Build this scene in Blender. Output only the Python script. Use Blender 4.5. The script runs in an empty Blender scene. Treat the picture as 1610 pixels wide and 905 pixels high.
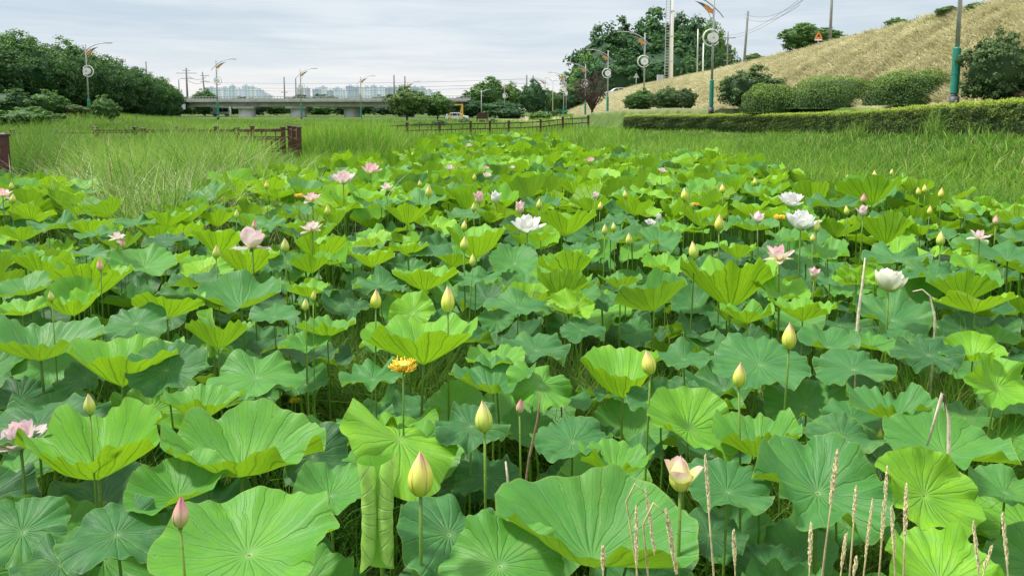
import bpy, math, random
import numpy as np
from mathutils import Vector, Matrix

R_ = math.radians
PI = math.pi
rng = np.random.default_rng(7)
random.seed(7)
scene = bpy.context.scene
C = scene.collection

# ------------------------------------------------------------------ camera
F = 1163.0
W, H = 1610.0, 905.0
HC = 2.35
PITCH = R_(6)
HORY = 172.0
CY = HORY + F * math.tan(PITCH)
cam_d = bpy.data.cameras.new("camera")
cam = bpy.data.objects.new("camera", cam_d)
C.objects.link(cam)
cam.location = (0, 0, HC)
cam.rotation_euler = (PI / 2 - PITCH, 0, 0)
cam_d.sensor_width = 36
cam_d.lens = F / W * 36
cam_d.shift_y = -(H / 2 - CY) / W
cam_d.clip_start = 0.05
cam_d.clip_end = 6000
scene.camera = cam


def ray(px, py):
    xc = (px - W / 2) / F
    yc = -(py - CY) / F
    return Vector((xc, math.cos(PITCH) + yc * math.sin(PITCH), -math.sin(PITCH) + yc * math.cos(PITCH)))


def at_y(px, py, Y):
    d = ray(px, py)
    return Vector((0, 0, HC)) + d * (Y / d.y)


def at_z(px, py, z):
    d = ray(px, py)
    return Vector((0, 0, HC)) + d * ((z - HC) / d.z)


def proj(x, y, z):
    dz = z - HC
    dep = y * math.cos(PITCH) - dz * math.sin(PITCH)
    up = y * math.sin(PITCH) + dz * math.cos(PITCH)
    return W / 2 + F * x / dep, CY - F * up / dep, dep


# ------------------------------------------------------------------ node helper
class NT:
    def __init__(s, nt):
        s.nt = nt

    def n(s, t, **k):
        o = s.nt.nodes.new(t)
        for a, b in k.items():
            if hasattr(o, a) and a not in ('inputs',):
                setattr(o, a, b)
        return o

    def put(s, sock, v):
        if hasattr(v, 'is_output') or isinstance(v, bpy.types.NodeSocket):
            s.nt.links.new(v, sock)
        else:
            if isinstance(v, (tuple, list)) and len(v) == 3 and sock.type == 'RGBA':
                v = (*v, 1)
            sock.default_value = v

    def m(s, op, a, b=0.0, c=0.0, clamp=False):
        o = s.n('ShaderNodeMath', operation=op)
        o.use_clamp = clamp
        s.put(o.inputs[0], a)
        s.put(o.inputs[1], b)
        s.put(o.inputs[2], c)
        return o.outputs[0]

    def smooth(s, v, a, b, lo=0.0, hi=1.0):
        o = s.n('ShaderNodeMapRange', interpolation_type='SMOOTHSTEP')
        s.put(o.inputs[0], v)
        for i, x in enumerate((a, b, lo, hi)):
            s.put(o.inputs[i + 1], x)
        return o.outputs[0]

    def mix(s, f, a, b, mode='MIX'):
        o = s.n('ShaderNodeMix', data_type='RGBA', blend_type=mode)
        s.put(o.inputs[0], f)
        s.put(o.inputs[6], a)
        s.put(o.inputs[7], b)
        return o.outputs[2]

    def noise(s, vec, scale, detail=3, rough=.5, dist=0.0):
        o = s.n('ShaderNodeTexNoise')
        if vec is not None:
            s.put(o.inputs['Vector'], vec)
        o.inputs['Scale'].default_value = scale
        o.inputs['Detail'].default_value = detail
        o.inputs['Roughness'].default_value = rough
        o.inputs['Distortion'].default_value = dist
        return o.outputs[0]

    def ramp(s, f, stops):
        o = s.n('ShaderNodeValToRGB')
        s.put(o.inputs[0], f)
        e = o.color_ramp.elements
        while len(e) < len(stops):
            e.new(.5)
        for i, (p, c) in enumerate(stops):
            e[i].position = p
            e[i].color = (*c, 1)
        return o.outputs[0]

    def xyz(s, v):
        o = s.n('ShaderNodeSeparateXYZ')
        s.put(o.inputs[0], v)
        return o.outputs

    def comb(s, x, y, z):
        o = s.n('ShaderNodeCombineXYZ')
        s.put(o.inputs[0], x)
        s.put(o.inputs[1], y)
        s.put(o.inputs[2], z)
        return o.outputs[0]

    def attr(s, name):
        o = s.n('ShaderNodeAttribute')
        o.attribute_name = name
        return o


def new_mat(name):
    m = bpy.data.materials.new(name)
    m.use_nodes = True
    m.node_tree.nodes.clear()
    return m, NT(m.node_tree)


def finish(t, col, rough=.6, spec=.4, trans=0.0, tcol=None, bump=None, bstr=.3, bdist=.01, metal=0.0, sheen=0.0):
    p = t.n('ShaderNodeBsdfPrincipled')
    t.put(p.inputs['Base Color'], col)
    t.put(p.inputs['Roughness'], rough)
    t.put(p.inputs['Specular IOR Level'], spec)
    p.inputs['Metallic'].default_value = metal
    if sheen:
        p.inputs['Sheen Weight'].default_value = sheen
        p.inputs['Sheen Roughness'].default_value = .5
    if bump is not None:
        b = t.n('ShaderNodeBump')
        b.inputs['Strength'].default_value = bstr
        b.inputs['Distance'].default_value = bdist
        t.put(b.inputs['Height'], bump)
        t.put(p.inputs['Normal'], b.outputs[0])
    out = t.n('ShaderNodeOutputMaterial')
    if trans:
        tr = t.n('ShaderNodeBsdfTranslucent')
        t.put(tr.inputs[0], tcol if tcol is not None else col)
        mx = t.n('ShaderNodeMixShader')
        t.put(mx.inputs[0], trans)
        t.nt.links.new(p.outputs[0], mx.inputs[1])
        t.nt.links.new(tr.outputs[0], mx.inputs[2])
        t.nt.links.new(mx.outputs[0], out.inputs[0])
    else:
        t.nt.links.new(p.outputs[0], out.inputs[0])


def plain(name, col, rough=.6, var=.25, scale=6.0, metal=0.0, spec=.4, bump=.15):
    m, t = new_mat(name)
    tc = t.n('ShaderNodeTexCoord').outputs['Object']
    nz = t.noise(tc, scale, 5, .6)
    f = t.smooth(nz, .3, .7)
    c2 = tuple(max(0, x * (1 - var)) for x in col)
    c3 = tuple(min(1, x * (1 + var * .6)) for x in col)
    finish(t, t.mix(f, c2, c3), rough, spec, bump=nz, bstr=bump, metal=metal)
    return m


# ------------------------------------------------------------------ lotus leaf material
def leaf_material():
    m, t = new_mat("lotus_leaf")
    fl = t.xyz(t.attr("flat").outputs['Vector'])
    x, y, tone = fl[0], fl[1], fl[2]
    r = t.m('SQRT', t.m('ADD', t.m('MULTIPLY', x, x), t.m('MULTIPLY', y, y)))
    wob = t.noise(t.comb(x, y, tone), 3.0, 2)
    th = t.m('ARCTAN2', y, x)
    th = t.m('ADD', th, t.m('MULTIPLY', t.m('SUBTRACT', wob, .5), .22))
    u = t.m('ADD', t.m('DIVIDE', th, 2 * PI), .5)

    def vein(n, w0, w1):
        a = t.m('PINGPONG', t.m('MULTIPLY', u, n), .5)
        dist = t.m('MULTIPLY', t.m('MULTIPLY', a, 2 * PI / n), r)
        wd = t.m('ADD', w0, t.m('MULTIPLY', r, w1 - w0))
        o = t.m('DIVIDE', dist, wd)
        return t.smooth(o, .35, 1.15, 1.0, 0.0)
    v1 = vein(21, .026, .015)
    v2 = t.m('MULTIPLY', vein(42, .004, .007), t.smooth(r, .38, .5))
    v2 = t.m('MULTIPLY', v2, .6)
    v3 = t.m('MULTIPLY', t.m('MULTIPLY', vein(84, .002, .005), t.smooth(r, .62, .75)), .35)
    vo = t.n('ShaderNodeTexVoronoi', feature='DISTANCE_TO_EDGE')
    t.put(vo.inputs['Vector'], t.comb(t.m('MULTIPLY', u, 21), t.m('MULTIPLY', r, 11), tone))
    vo.inputs['Scale'].default_value = 1.6
    net = t.smooth(vo.outputs['Distance'], 0, .09, 1, 0)
    net = t.m('MULTIPLY', net, t.smooth(r, .12, .5, 0, .28))
    v = t.m('MAXIMUM', t.m('MAXIMUM', v1, v2), t.m('MAXIMUM', v3, net))
    # tone variation inside the leaf
    nb = t.noise(t.comb(x, y, t.m('MULTIPLY', tone, 7)), 2.2, 4, .6)
    tn = t.m('ADD', tone, t.m('MULTIPLY', t.m('SUBTRACT', nb, .5), .45), clamp=True)
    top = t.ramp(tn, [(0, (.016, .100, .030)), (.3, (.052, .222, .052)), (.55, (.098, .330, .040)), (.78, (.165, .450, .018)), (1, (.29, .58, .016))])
    lob = t.smooth(t.noise(t.comb(x, y, t.m('MULTIPLY', tone, 19)), 1.1, 3, .6), .52, .72)
    top = t.mix(t.m('MULTIPLY', lob, .45), top, (.17, .37, .045))
    sheen_streaks = t.smooth(t.noise(t.comb(t.m('MULTIPLY', u, 9), t.m('MULTIPLY', r, 1.5), t.m('MULTIPLY', tone, 11)), 2.0, 4, .65), .45, .7)
    top = t.mix(t.m('MULTIPLY', sheen_streaks, .26), top, (.15, .36, .11))  # pale sheen painted into the leaf colour as radial streaks
    top = t.mix(t.m('MULTIPLY', v, .17), top, (.30, .50, .17))
    rim = t.smooth(r, .972, .995)
    top = t.mix(t.m('MULTIPLY', rim, .55), top, (.24, .36, .06))
    navel = t.smooth(r, .028, .05, 1, 0)
    top = t.mix(t.m('MULTIPLY', navel, .8), top, (.36, .46, .22))
    # blemishes
    sp = t.noise(t.comb(x, y, t.m('MULTIPLY', tone, 31)), 9, 5, .7)
    spf = t.m('MULTIPLY', t.smooth(sp, .60, .72), .5)
    top = t.mix(spf, top, (.20, .30, .040))
    bz = t.noise(t.comb(x, y, t.m('MULTIPLY', tone, 53)), 3.2, 6, .75)
    brown = t.m('MULTIPLY', t.smooth(bz, .675, .73), t.smooth(r, .45, .9))
    top = t.mix(t.m('MULTIPLY', brown, .8), top, (.10, .06, .02))
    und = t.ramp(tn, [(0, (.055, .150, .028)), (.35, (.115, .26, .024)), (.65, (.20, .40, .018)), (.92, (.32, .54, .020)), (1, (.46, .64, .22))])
    und = t.mix(t.m('MULTIPLY', v, .8), und, (.022, .075, .008))
    und = t.mix(t.m('MULTIPLY', brown, .5), und, (.12, .07, .02))
    geo = t.n('ShaderNodeNewGeometry')
    col = t.mix(geo.outputs['Backfacing'], top, und)
    h = t.m('ADD', t.m('MULTIPLY', v, -.5), t.m('ADD', t.m('MULTIPLY', sp, .3), t.m('MULTIPLY', net, .5)))
    tcol = t.mix(.5, und, (.30, .55, .012))
    rough = t.m('ADD', .40, t.m('MULTIPLY', nb, .25))
    finish(t, col, rough, .42, .38, tcol, bump=h, bstr=.7, bdist=.007, sheen=0.0)
    return m


def stalk_material():
    m, t = new_mat("lotus_stalk")
    tc = t.n('ShaderNodeTexCoord').outputs['Object']
    nz = t.noise(tc, 90, 3)
    z = t.xyz(tc)[2]
    oi = t.n('ShaderNodeObjectInfo').outputs['Random']
    col = t.mix(oi, (.09, .20, .025), (.16, .28, .03))
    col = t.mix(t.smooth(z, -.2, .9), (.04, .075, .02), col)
    col = t.mix(t.m('MULTIPLY', t.smooth(nz, .55, .7), .5), col, (.03, .07, .01))
    finish(t, col, .5, .4, bump=nz, bstr=.5, bdist=.004)
    return m


def petal_material(name, base, mid, tip, p1=.25, p2=.9, vein=(.8, .35, .45), trans=.35):
    m, t = new_mat(name)
    fl = t.xyz(t.attr("flat").outputs['Vector'])
    s, tt, rn = fl[0], fl[1], fl[2]
    nz = t.noise(t.comb(s, tt, rn), 3, 3)
    f = t.m('ADD', tt, t.m('MULTIPLY', t.m('SUBTRACT', nz, .5), .3))
    col = t.ramp(f, [(0, base), (p1, base), ((p1 + p2) / 2, mid), (p2, tip), (1, tip)])
    st = t.noise(t.comb(t.m('MULTIPLY', s, 14), t.m('MULTIPLY', tt, 1.2), rn), 1.5, 2)
    col = t.mix(t.m('MULTIPLY', t.smooth(st, .5, .75), .35), col, vein)
    ed = t.smooth(t.m('ABSOLUTE', s), .84, 1.0)
    col = t.mix(t.m('MULTIPLY', ed, .35), col, tip)
    finish(t, col, .5, .3, trans, bump=st, bstr=.25, bdist=.003)
    return m


def blade_material(name, dark, light, dry, trans=.35):
    m, t = new_mat(name)
    fl = t.xyz(t.attr("flat").outputs['Vector'])
    h, tone, rn = fl[0], fl[1], fl[2]
    col = t.mix(tone, dark, light)
    col = t.mix(t.m('MULTIPLY', t.smooth(h, 0, .6, 1, 0), .5), col, tuple(a * .45 for a in dark))  # blade base darkened in colour, standing in for shade low in the grass
    col = t.mix(t.smooth(rn, .93, .97), col, dry)
    finish(t, col, .55, .3, trans)
    return m


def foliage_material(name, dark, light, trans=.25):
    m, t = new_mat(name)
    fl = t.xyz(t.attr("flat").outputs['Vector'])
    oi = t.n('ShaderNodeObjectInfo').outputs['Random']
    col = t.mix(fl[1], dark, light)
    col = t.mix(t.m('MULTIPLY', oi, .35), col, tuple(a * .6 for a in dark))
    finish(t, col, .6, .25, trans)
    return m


M = {}
M['leaf'] = leaf_material()
M['stalk'] = stalk_material()


def young_material():
    m, t = new_mat('young_rolled_leaf')
    fl = t.xyz(t.attr('flat').outputs['Vector'])
    n = t.noise(t.comb(fl[0], fl[1], 0), 6, 4)
    th = t.m('ARCTAN2', fl[1], fl[0])
    a = t.m('PINGPONG', t.m('MULTIPLY', t.m('ADD', t.m('DIVIDE', th, 2 * PI), .5), 21), .5)
    v = t.smooth(a, .0, .10, 1, 0)
    geo = t.n('ShaderNodeNewGeometry').outputs['Backfacing']
    c = t.mix(geo, (.22, .54, .05), (.42, .68, .14))
    c = t.mix(t.smooth(n, .4, .7), c, (.30, .56, .09))
    c = t.mix(t.m('MULTIPLY', v, .28), c, (.60, .76, .34))
    finish(t, c, .5, .4, .3, bump=v, bstr=.5, bdist=.008)
    return m


M['young'] = young_material()
M['white'] = petal_material('white_petal', (.80, .80, .40), (.82, .83, .74), (.84, .84, .82), .05, .5, (.70, .74, .60))
M['cream'] = petal_material('cream_petal', (.62, .66, .22), (.78, .78, .50), (.82, .82, .70), .1, .7, (.66, .70, .40))
M['palepink'] = petal_material('pale_pink_petal', (.84, .78, .50), (.86, .77, .73), (.84, .62, .66), .1, .95, (.82, .62, .64))
M['pink'] = petal_material('pink_petal', (.86, .78, .42), (.88, .72, .68), (.84, .46, .56), .15, 1.0, (.82, .50, .54))
M['yelpink'] = petal_material('yellow_pink_petal', (.74, .78, .12), (.86, .80, .42), (.84, .46, .56), .3, 1.0, (.84, .66, .48))
M['bud_green'] = petal_material('green_bud_petal', (.40, .56, .06), (.66, .74, .17), (.74, .62, .32), .15, .92, (.24, .36, .05), .15)
M['bud_yellow'] = petal_material('yellow_bud_petal', (.50, .64, .05), (.84, .80, .18), (.82, .46, .42), .2, 1.0, (.46, .48, .06), .15)
M['bud_pink'] = petal_material('pink_bud_petal', (.50, .52, .14), (.74, .52, .36), (.72, .25, .32), .1, .85, (.62, .36, .28), .15)
M['pod'] = plain('seed_pod', (.46, .54, .08), .5, .3, 60)
M['stamen'] = plain('stamen', (.90, .55, .04), .85, .4, 120)
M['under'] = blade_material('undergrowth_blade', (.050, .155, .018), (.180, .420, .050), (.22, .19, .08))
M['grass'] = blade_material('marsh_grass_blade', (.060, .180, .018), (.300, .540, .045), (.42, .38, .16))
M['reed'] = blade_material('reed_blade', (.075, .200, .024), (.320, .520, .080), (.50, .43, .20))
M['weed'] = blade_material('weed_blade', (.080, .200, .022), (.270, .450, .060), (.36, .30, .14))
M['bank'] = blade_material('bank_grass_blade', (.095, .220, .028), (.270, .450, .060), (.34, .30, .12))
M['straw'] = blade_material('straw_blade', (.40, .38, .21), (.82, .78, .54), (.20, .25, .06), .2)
M['seedhead'] = plain('dry_seed_head', (.86, .72, .40), .8, .45, 160, bump=.6)
M['drystem'] = plain('dry_stem', (.46, .40, .20), .7, .3, 60)
M['deadwood'] = plain('dead_stalk', (.22, .16, .09), .8, .4, 40)
M['palewood'] = plain('bleached_stalk', (.62, .54, .40), .8, .3, 40)
M['fence'] = plain('brown_painted_wood', (.085, .030, .022), .55, .35, 5)
M['fence_cap'] = plain('railing_cap', (.050, .020, .016), .5, .3, 5)
M['steel'] = plain('galvanised_steel', (.42, .43, .42), .42, .15, 3, metal=.35)
M['lampwhite'] = plain('white_enamel', (.80, .80, .78), .35, .05, 3)
M['lampgreen'] = plain('green_sleeve', (.020, .22, .16), .5, .2, 4)
M['orange'] = plain('orange_panel', (.72, .27, .05), .5, .2, 3)
M['darkgrey'] = plain('dark_grey_metal', (.09, .09, .10), .5, .2, 4)
M['concrete'] = plain('concrete', (.36, .36, .33), .85, .22, .7)
M['pier'] = plain('pale_pier_concrete', (.62, .63, .64), .85, .2, .5)
M['rail'] = plain('bridge_railing', (.44, .44, .42), .6, .2, 2)
M['carwhite'] = plain('white_car_paint', (.66, .68, .70), .25, .03, 1)
M['glassdark'] = plain('dark_car_glass', (.02, .025, .03), .1, .1, 1, spec=.8)
M['rubber'] = plain('tyre_rubber', (.02, .02, .02), .8, .2, 8)
M['yellow'] = plain('yellow_steel', (.70, .42, .08), .5, .15, 3)
M['pole'] = plain('concrete_pole', (.20, .20, .19), .8, .2, 2)
M['bark'] = plain('bark', (.075, .055, .040), .9, .4, 12, bump=.6)
M['signorange'] = plain('sign_orange', (.80, .22, .02), .5, .05, 3)
M['red'] = plain('red_paint', (.55, .05, .03), .5, .1, 3)
M['black'] = plain('black_paint', (.02, .02, .02), .5, .1, 3)
M['greytile'] = plain('brown_tiles', (.055, .028, .022), .7, .4, 3)
M['tree_dark'] = foliage_material('dark_tree_leaves', (.022, .074, .028), (.100, .230, .060))
M['tree_mid'] = foliage_material('mid_tree_leaves', (.045, .120, .028), (.190, .360, .065))
M['tree_light'] = foliage_material('pale_tree_leaves', (.065, .130, .030), (.230, .360, .080))
M['tree_left'] = foliage_material('bank_tree_leaves', (.026, .085, .026), (.135, .285, .055))
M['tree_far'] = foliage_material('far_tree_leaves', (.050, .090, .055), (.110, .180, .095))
M['redtree'] = foliage_material('dark_red_leaves', (.045, .028, .028), (.12, .075, .07), .1)
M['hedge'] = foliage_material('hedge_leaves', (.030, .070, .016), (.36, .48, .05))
M['bush'] = foliage_material('bush_leaves', (.045, .100, .036), (.210, .310, .100))
M['mound'] = foliage_material('mound_leaves', (.045, .105, .025), (.27, .42, .070))


# ------------------------------------------------------------------ object helpers
def tag(o, label=None, cat=None, group=None, kind=None):
    if label: o['label'] = label
    if cat: o['category'] = cat
    if group: o['group'] = group
    if kind: o['kind'] = kind
    return o


def empty(name, loc, rz=0.0, label=None, cat=None, group=None):
    o = bpy.data.objects.new(name, None)
    C.objects.link(o)
    o.location = loc
    o.rotation_euler = (0, 0, rz)
    o.empty_display_size = .1
    return tag(o, label, cat, group)


def copy_tree(o, parent=None):
    c = o.copy()
    C.objects.link(c)
    c.parent = parent
    for ch in list(o.children):
        copy_tree(ch, c)
    return c


def mesh_np(name, v, quads, mat, parent=None, smooth=True, flat=None, loc=None):
    me = bpy.data.meshes.new(name)
    v = np.ascontiguousarray(v, dtype=np.float32)
    q = np.ascontiguousarray(quads, dtype=np.int32)
    me.vertices.add(len(v))
    me.vertices.foreach_set('co', v.ravel())
    me.loops.add(q.size)
    me.loops.foreach_set('vertex_index', q.ravel())
    me.polygons.add(len(q))
    me.polygons.foreach_set('loop_start', np.arange(0, q.size, q.shape[1], dtype=np.int32))
    me.update(calc_edges=True)
    if smooth:
        me.polygons.foreach_set('use_smooth', np.ones(len(q), dtype=bool))
    if flat is not None:
        a = me.attributes.new('flat', 'FLOAT_VECTOR', 'POINT')
        a.data.foreach_set('vector', np.ascontiguousarray(flat, dtype=np.float32).ravel())
    me.materials.append(mat)
    o = bpy.data.objects.new(name, me)
    C.objects.link(o)
    if parent is not None:
        o.parent = parent
    if loc is not None:
        o.location = loc
    return o


class MB:
    """collects boxes, tubes, prisms -> one mesh object"""

    def __init__(s):
        s.v = []
        s.f = []

    def add(s, vs, fs):
        b = len(s.v)
        s.v += [tuple(x) for x in vs]
        s.f += [tuple(i + b for i in f) for f in fs]
        return s

    def box(s, x0, x1, y0, y1, z0, z1):
        vs = [(x, y, z) for z in (z0, z1) for y in (y0, y1) for x in (x0, x1)]
        return s.add(vs, [(0, 2, 3, 1), (4, 5, 7, 6), (0, 1, 5, 4), (2, 6, 7, 3), (0, 4, 6, 2), (1, 3, 7, 5)])

    def obox(s, a, b, w, h):
        """box along a->b with horizontal width w and height h"""
        a = Vector(a); b = Vector(b)
        d = (b - a).normalized()
        n = d.cross(Vector((0, 0, 1)))
        n = n.normalized() if n.length > 1e-4 else Vector((1, 0, 0))
        u = n.cross(d)
        vs = []
        for p in (a, b):
            for sx, sz in ((-1, -1), (1, -1), (1, 1), (-1, 1)):
                vs.append(p + n * (w / 2 * sx) + u * (h / 2 * sz))
        return s.add(vs, [(0, 1, 2, 3), (7, 6, 5, 4), (0, 4, 5, 1), (1, 5, 6, 2), (2, 6, 7, 3), (3, 7, 4, 0)])

    def tube(s, pts, rad, n=8, cap=True):
        pts = [Vector(p) for p in pts]
        if not isinstance(rad, (list, tuple)):
            rad = [rad] * len(pts)
        rings = []
        ref = Vector((0.123, .98, .1))
        for i, p in enumerate(pts):
            d = (pts[min(i + 1, len(pts) - 1)] - pts[max(i - 1, 0)]).normalized()
            if abs(d.dot(ref)) > .95:
                ref = Vector((.98, .1, .15))
            a = d.cross(ref).normalized()
            b = d.cross(a)
            rings.append([p + (a * math.cos(2 * PI * k / n) + b * math.sin(2 * PI * k / n)) * rad[i] for k in range(n)])
        vs = [q for r in rings for q in r]
        fs = []
        for i in range(len(pts) - 1):
            for k in range(n):
                fs.append((i * n + k, i * n + (k + 1) % n, (i + 1) * n + (k + 1) % n, (i + 1) * n + k))
        if cap:
            fs.append(tuple(range(n))[::-1])
            fs.append(tuple(range((len(pts) - 1) * n, len(pts) * n)))
        return s.add(vs, fs)

    def prism(s, poly, y0, y1):
        """polygon in XZ extruded in Y"""
        n = len(poly)
        vs = [(x, y0, z) for x, z in poly] + [(x, y1, z) for x, z in poly]
        fs = [tuple(range(n)), tuple(range(2 * n - 1, n - 1, -1))]
        for i in range(n):
            j = (i + 1) % n
            fs.append((i, i + n, j + n, j))
        return s.add(vs, fs)

    def build(s, name, mat, parent=None, smooth=False, bevel=0.0):
        me = bpy.data.meshes.new(name)
        me.from_pydata(s.v, [], s.f)
        me.materials.append(mat)
        if smooth:
            me.polygons.foreach_set('use_smooth', [True] * len(me.polygons))
        o = bpy.data.objects.new(name, me)
        C.objects.link(o)
        if parent is not None:
            o.parent = parent
        if bevel:
            b = o.modifiers.new('edge', 'BEVEL')
            b.width = bevel
            b.segments = 2
            b.limit_method = 'ANGLE'
        return o


ORD = ['first', 'second', 'third', 'fourth', 'fifth', 'sixth', 'seventh', 'eighth', 'ninth', 'tenth', 'eleventh', 'twelfth',
       'thirteenth', 'fourteenth', 'fifteenth', 'sixteenth', 'seventeenth', 'eighteenth', 'nineteenth', 'twentieth']


def sstep(a, b, x):
    t = np.clip((x - a) / (b - a + 1e-9), 0, 1)
    return t * t * (3 - 2 * t)


# ------------------------------------------------------------------ terrain
HEDGE_Y = [-5, 15, 22, 28, 36, 43, 47, 50, 60, 100, 200, 400]
HEDGE_X = [12.0, 14.2, 15.2, 16.7, 17.0, 15.5, 12.0, 8.0, 6.5, 5.0, 5.0, 5.0]
BANK_Z = [1.6, 1.6, 1.5, 1.36, 1.1, 1.0, 1.0, .93, .85, .7, .5, .3]
PATH_Z = [2.6, 2.7, 2.7, 2.7, 2.5, 2.4, 2.38, 2.35, 2.35, 1.25, .9, .6]
TOE_Y = [0, 25, 45, 60, 75, 100, 150, 190, 240, 260]
TOE_X = [19, 19.3, 18.6, 17, 15.5, 13.5, 12.5, 12, 11.5, 11]
CR_Y = [0, 20, 36, 42.6, 72, 103, 188, 212, 222, 230, 250]
CR_X = [23, 23.6, 25, 25.5, 27.5, 29.7, 31.5, 28.8, 25.2, 21.2, 16]
CR_Z = [7.6, 7.8, 7.85, 7.85, 7.85, 7.85, 7.85, 6.0, 4.1, 1.6, .8]


def nz2(x, y, s, seed=0):
    """cheap smooth pseudo-noise, -1..1"""
    r = np.random.default_rng(100 + seed)
    o = 0
    for k in range(5):
        a = r.uniform(0, 2 * PI)
        f = s * r.uniform(.6, 1.9)
        o = o + np.sin((x * math.cos(a) + y * math.sin(a)) * f + r.uniform(0, 6.28))
    return o / 3.2


def gz(x, y):
    x = np.asarray(x, float); y = np.asarray(y, float)
    hx = np.interp(y, HEDGE_Y, HEDGE_X)
    bz = np.interp(y, HEDGE_Y, BANK_Z)
    pz = np.interp(y, HEDGE_Y, PATH_Z)
    z = bz * sstep(hx - 5, hx - .6, x)
    z = z + (pz - bz) * sstep(hx + .6, hx + 2.0, x)
    tx = np.interp(y, TOE_Y, TOE_X)
    cx = np.interp(y, CR_Y, CR_X)
    cz = np.interp(y, CR_Y, CR_Z)
    t = np.clip((x - tx) / (cx - tx), 0, 1)
    prof = t * .9 + .1 * t * t * (3 - 2 * t)
    prof = np.where(t > .9, prof - (t - .9) ** 2 * 2.0 * (1 - t) * 5, prof)
    z = np.where(x > tx, z + (cz - z) * prof, z)
    z = np.where(y > 255, .6, z)
    # left bank
    zl = (.55 + .85 * sstep(-.40, -.55, x / np.maximum(y, 1))) * sstep(42, 66, y) * sstep(-8, -20, x) + 1.3 * sstep(-.50, -.64, x / np.maximum(y, 1)) * sstep(50, 70, y)
    z = z + zl * sstep(-5, -9, x)
    zc = .45 * sstep(58, 75, y) * sstep(6, 0, x)
    z = np.maximum(z, zc)
    z = z + .05 * nz2(x, y, .35, 3) * sstep(8, 25, np.abs(y)) + .03 * nz2(x, y, 1.4, 5)
    return z


def terrain():
    ys = np.concatenate([np.linspace(-6, 60, 133), np.linspace(61, 260, 130), np.linspace(270, 3000, 30)])
    us = np.concatenate([-np.geomspace(1, 2600, 60)[::-1], np.linspace(-.9, .9, 7), np.linspace(1.2, 60, 200), np.geomspace(61, 2600, 30)])
    X, Y = np.meshgrid(us, ys)
    Z = gz(X, Y)
    n, m = X.shape
    v = np.stack([X, Y, Z], -1).reshape(-1, 3)
    idx = np.arange(n * m).reshape(n, m)
    q = np.stack([idx[:-1, :-1], idx[:-1, 1:], idx[1:, 1:], idx[1:, :-1]], -1).reshape(-1, 4)
    # zone: x = dryness (levee), y = path, z = mud
    tx = np.interp(Y, TOE_Y, TOE_X)
    hx = np.interp(Y, HEDGE_Y, HEDGE_X)
    dry = sstep(tx - .8, tx + .3, X) * (Y < 252)
    dry = np.maximum(dry, .7 * sstep(85, 100, Y) * sstep(-6, 0, X) * sstep(250, 200, Y))
    path = sstep(hx + 1.6, hx + 1.9, X) * sstep(tx - .9, tx - 1.3, X) * (Y < 130)
    mud = sstep(50, 40, Y) * sstep(hx - 2, hx - 5, X)
    m_, t = new_mat('ground_surface')
    a = t.xyz(t.attr('flat').outputs['Vector'])
    tc = t.n('ShaderNodeTexCoord').outputs['Object']
    n1 = t.noise(tc, .7, 6, .65)
    n2 = t.noise(tc, 9, 5, .7)
    g = t.mix(t.smooth(n1, .3, .7), (.040, .085, .015), (.10, .16, .03))
    dr = t.mix(t.smooth(n2, .3, .7), (.32, .29, .15), (.60, .55, .33))
    dr = t.mix(t.m('MULTIPLY', t.smooth(n1, .55, .75), .6), dr, (.13, .17, .04))
    mu = t.mix(t.smooth(n2, .4, .65), (.018, .030, .010), (.045, .075, .020))
    pa = t.mix(n2, (.12, .15, .05), (.26, .25, .14))
    c = t.mix(a[0], g, dr)
    c = t.mix(a[2], c, mu)
    c = t.mix(a[1], c, pa)
    finish(t, c, .9, .2, bump=n2, bstr=.6, bdist=.05)
    flat = np.stack([dry, path, mud], -1).reshape(-1, 3)
    o = mesh_np('ground', v, q, m_, flat=flat)
    tag(o, kind='structure')


terrain()

# ------------------------------------------------------------------ lotus leaves
def smooth_walk(th, rg, ks, fall=.5):
    o = np.zeros_like(th)
    for k in ks:
        o += rg.normal() * (k ** -fall) * np.sin(k * th + rg.uniform(0, 2 * PI))
    return o / (np.std(o) + 1e-6)


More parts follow.
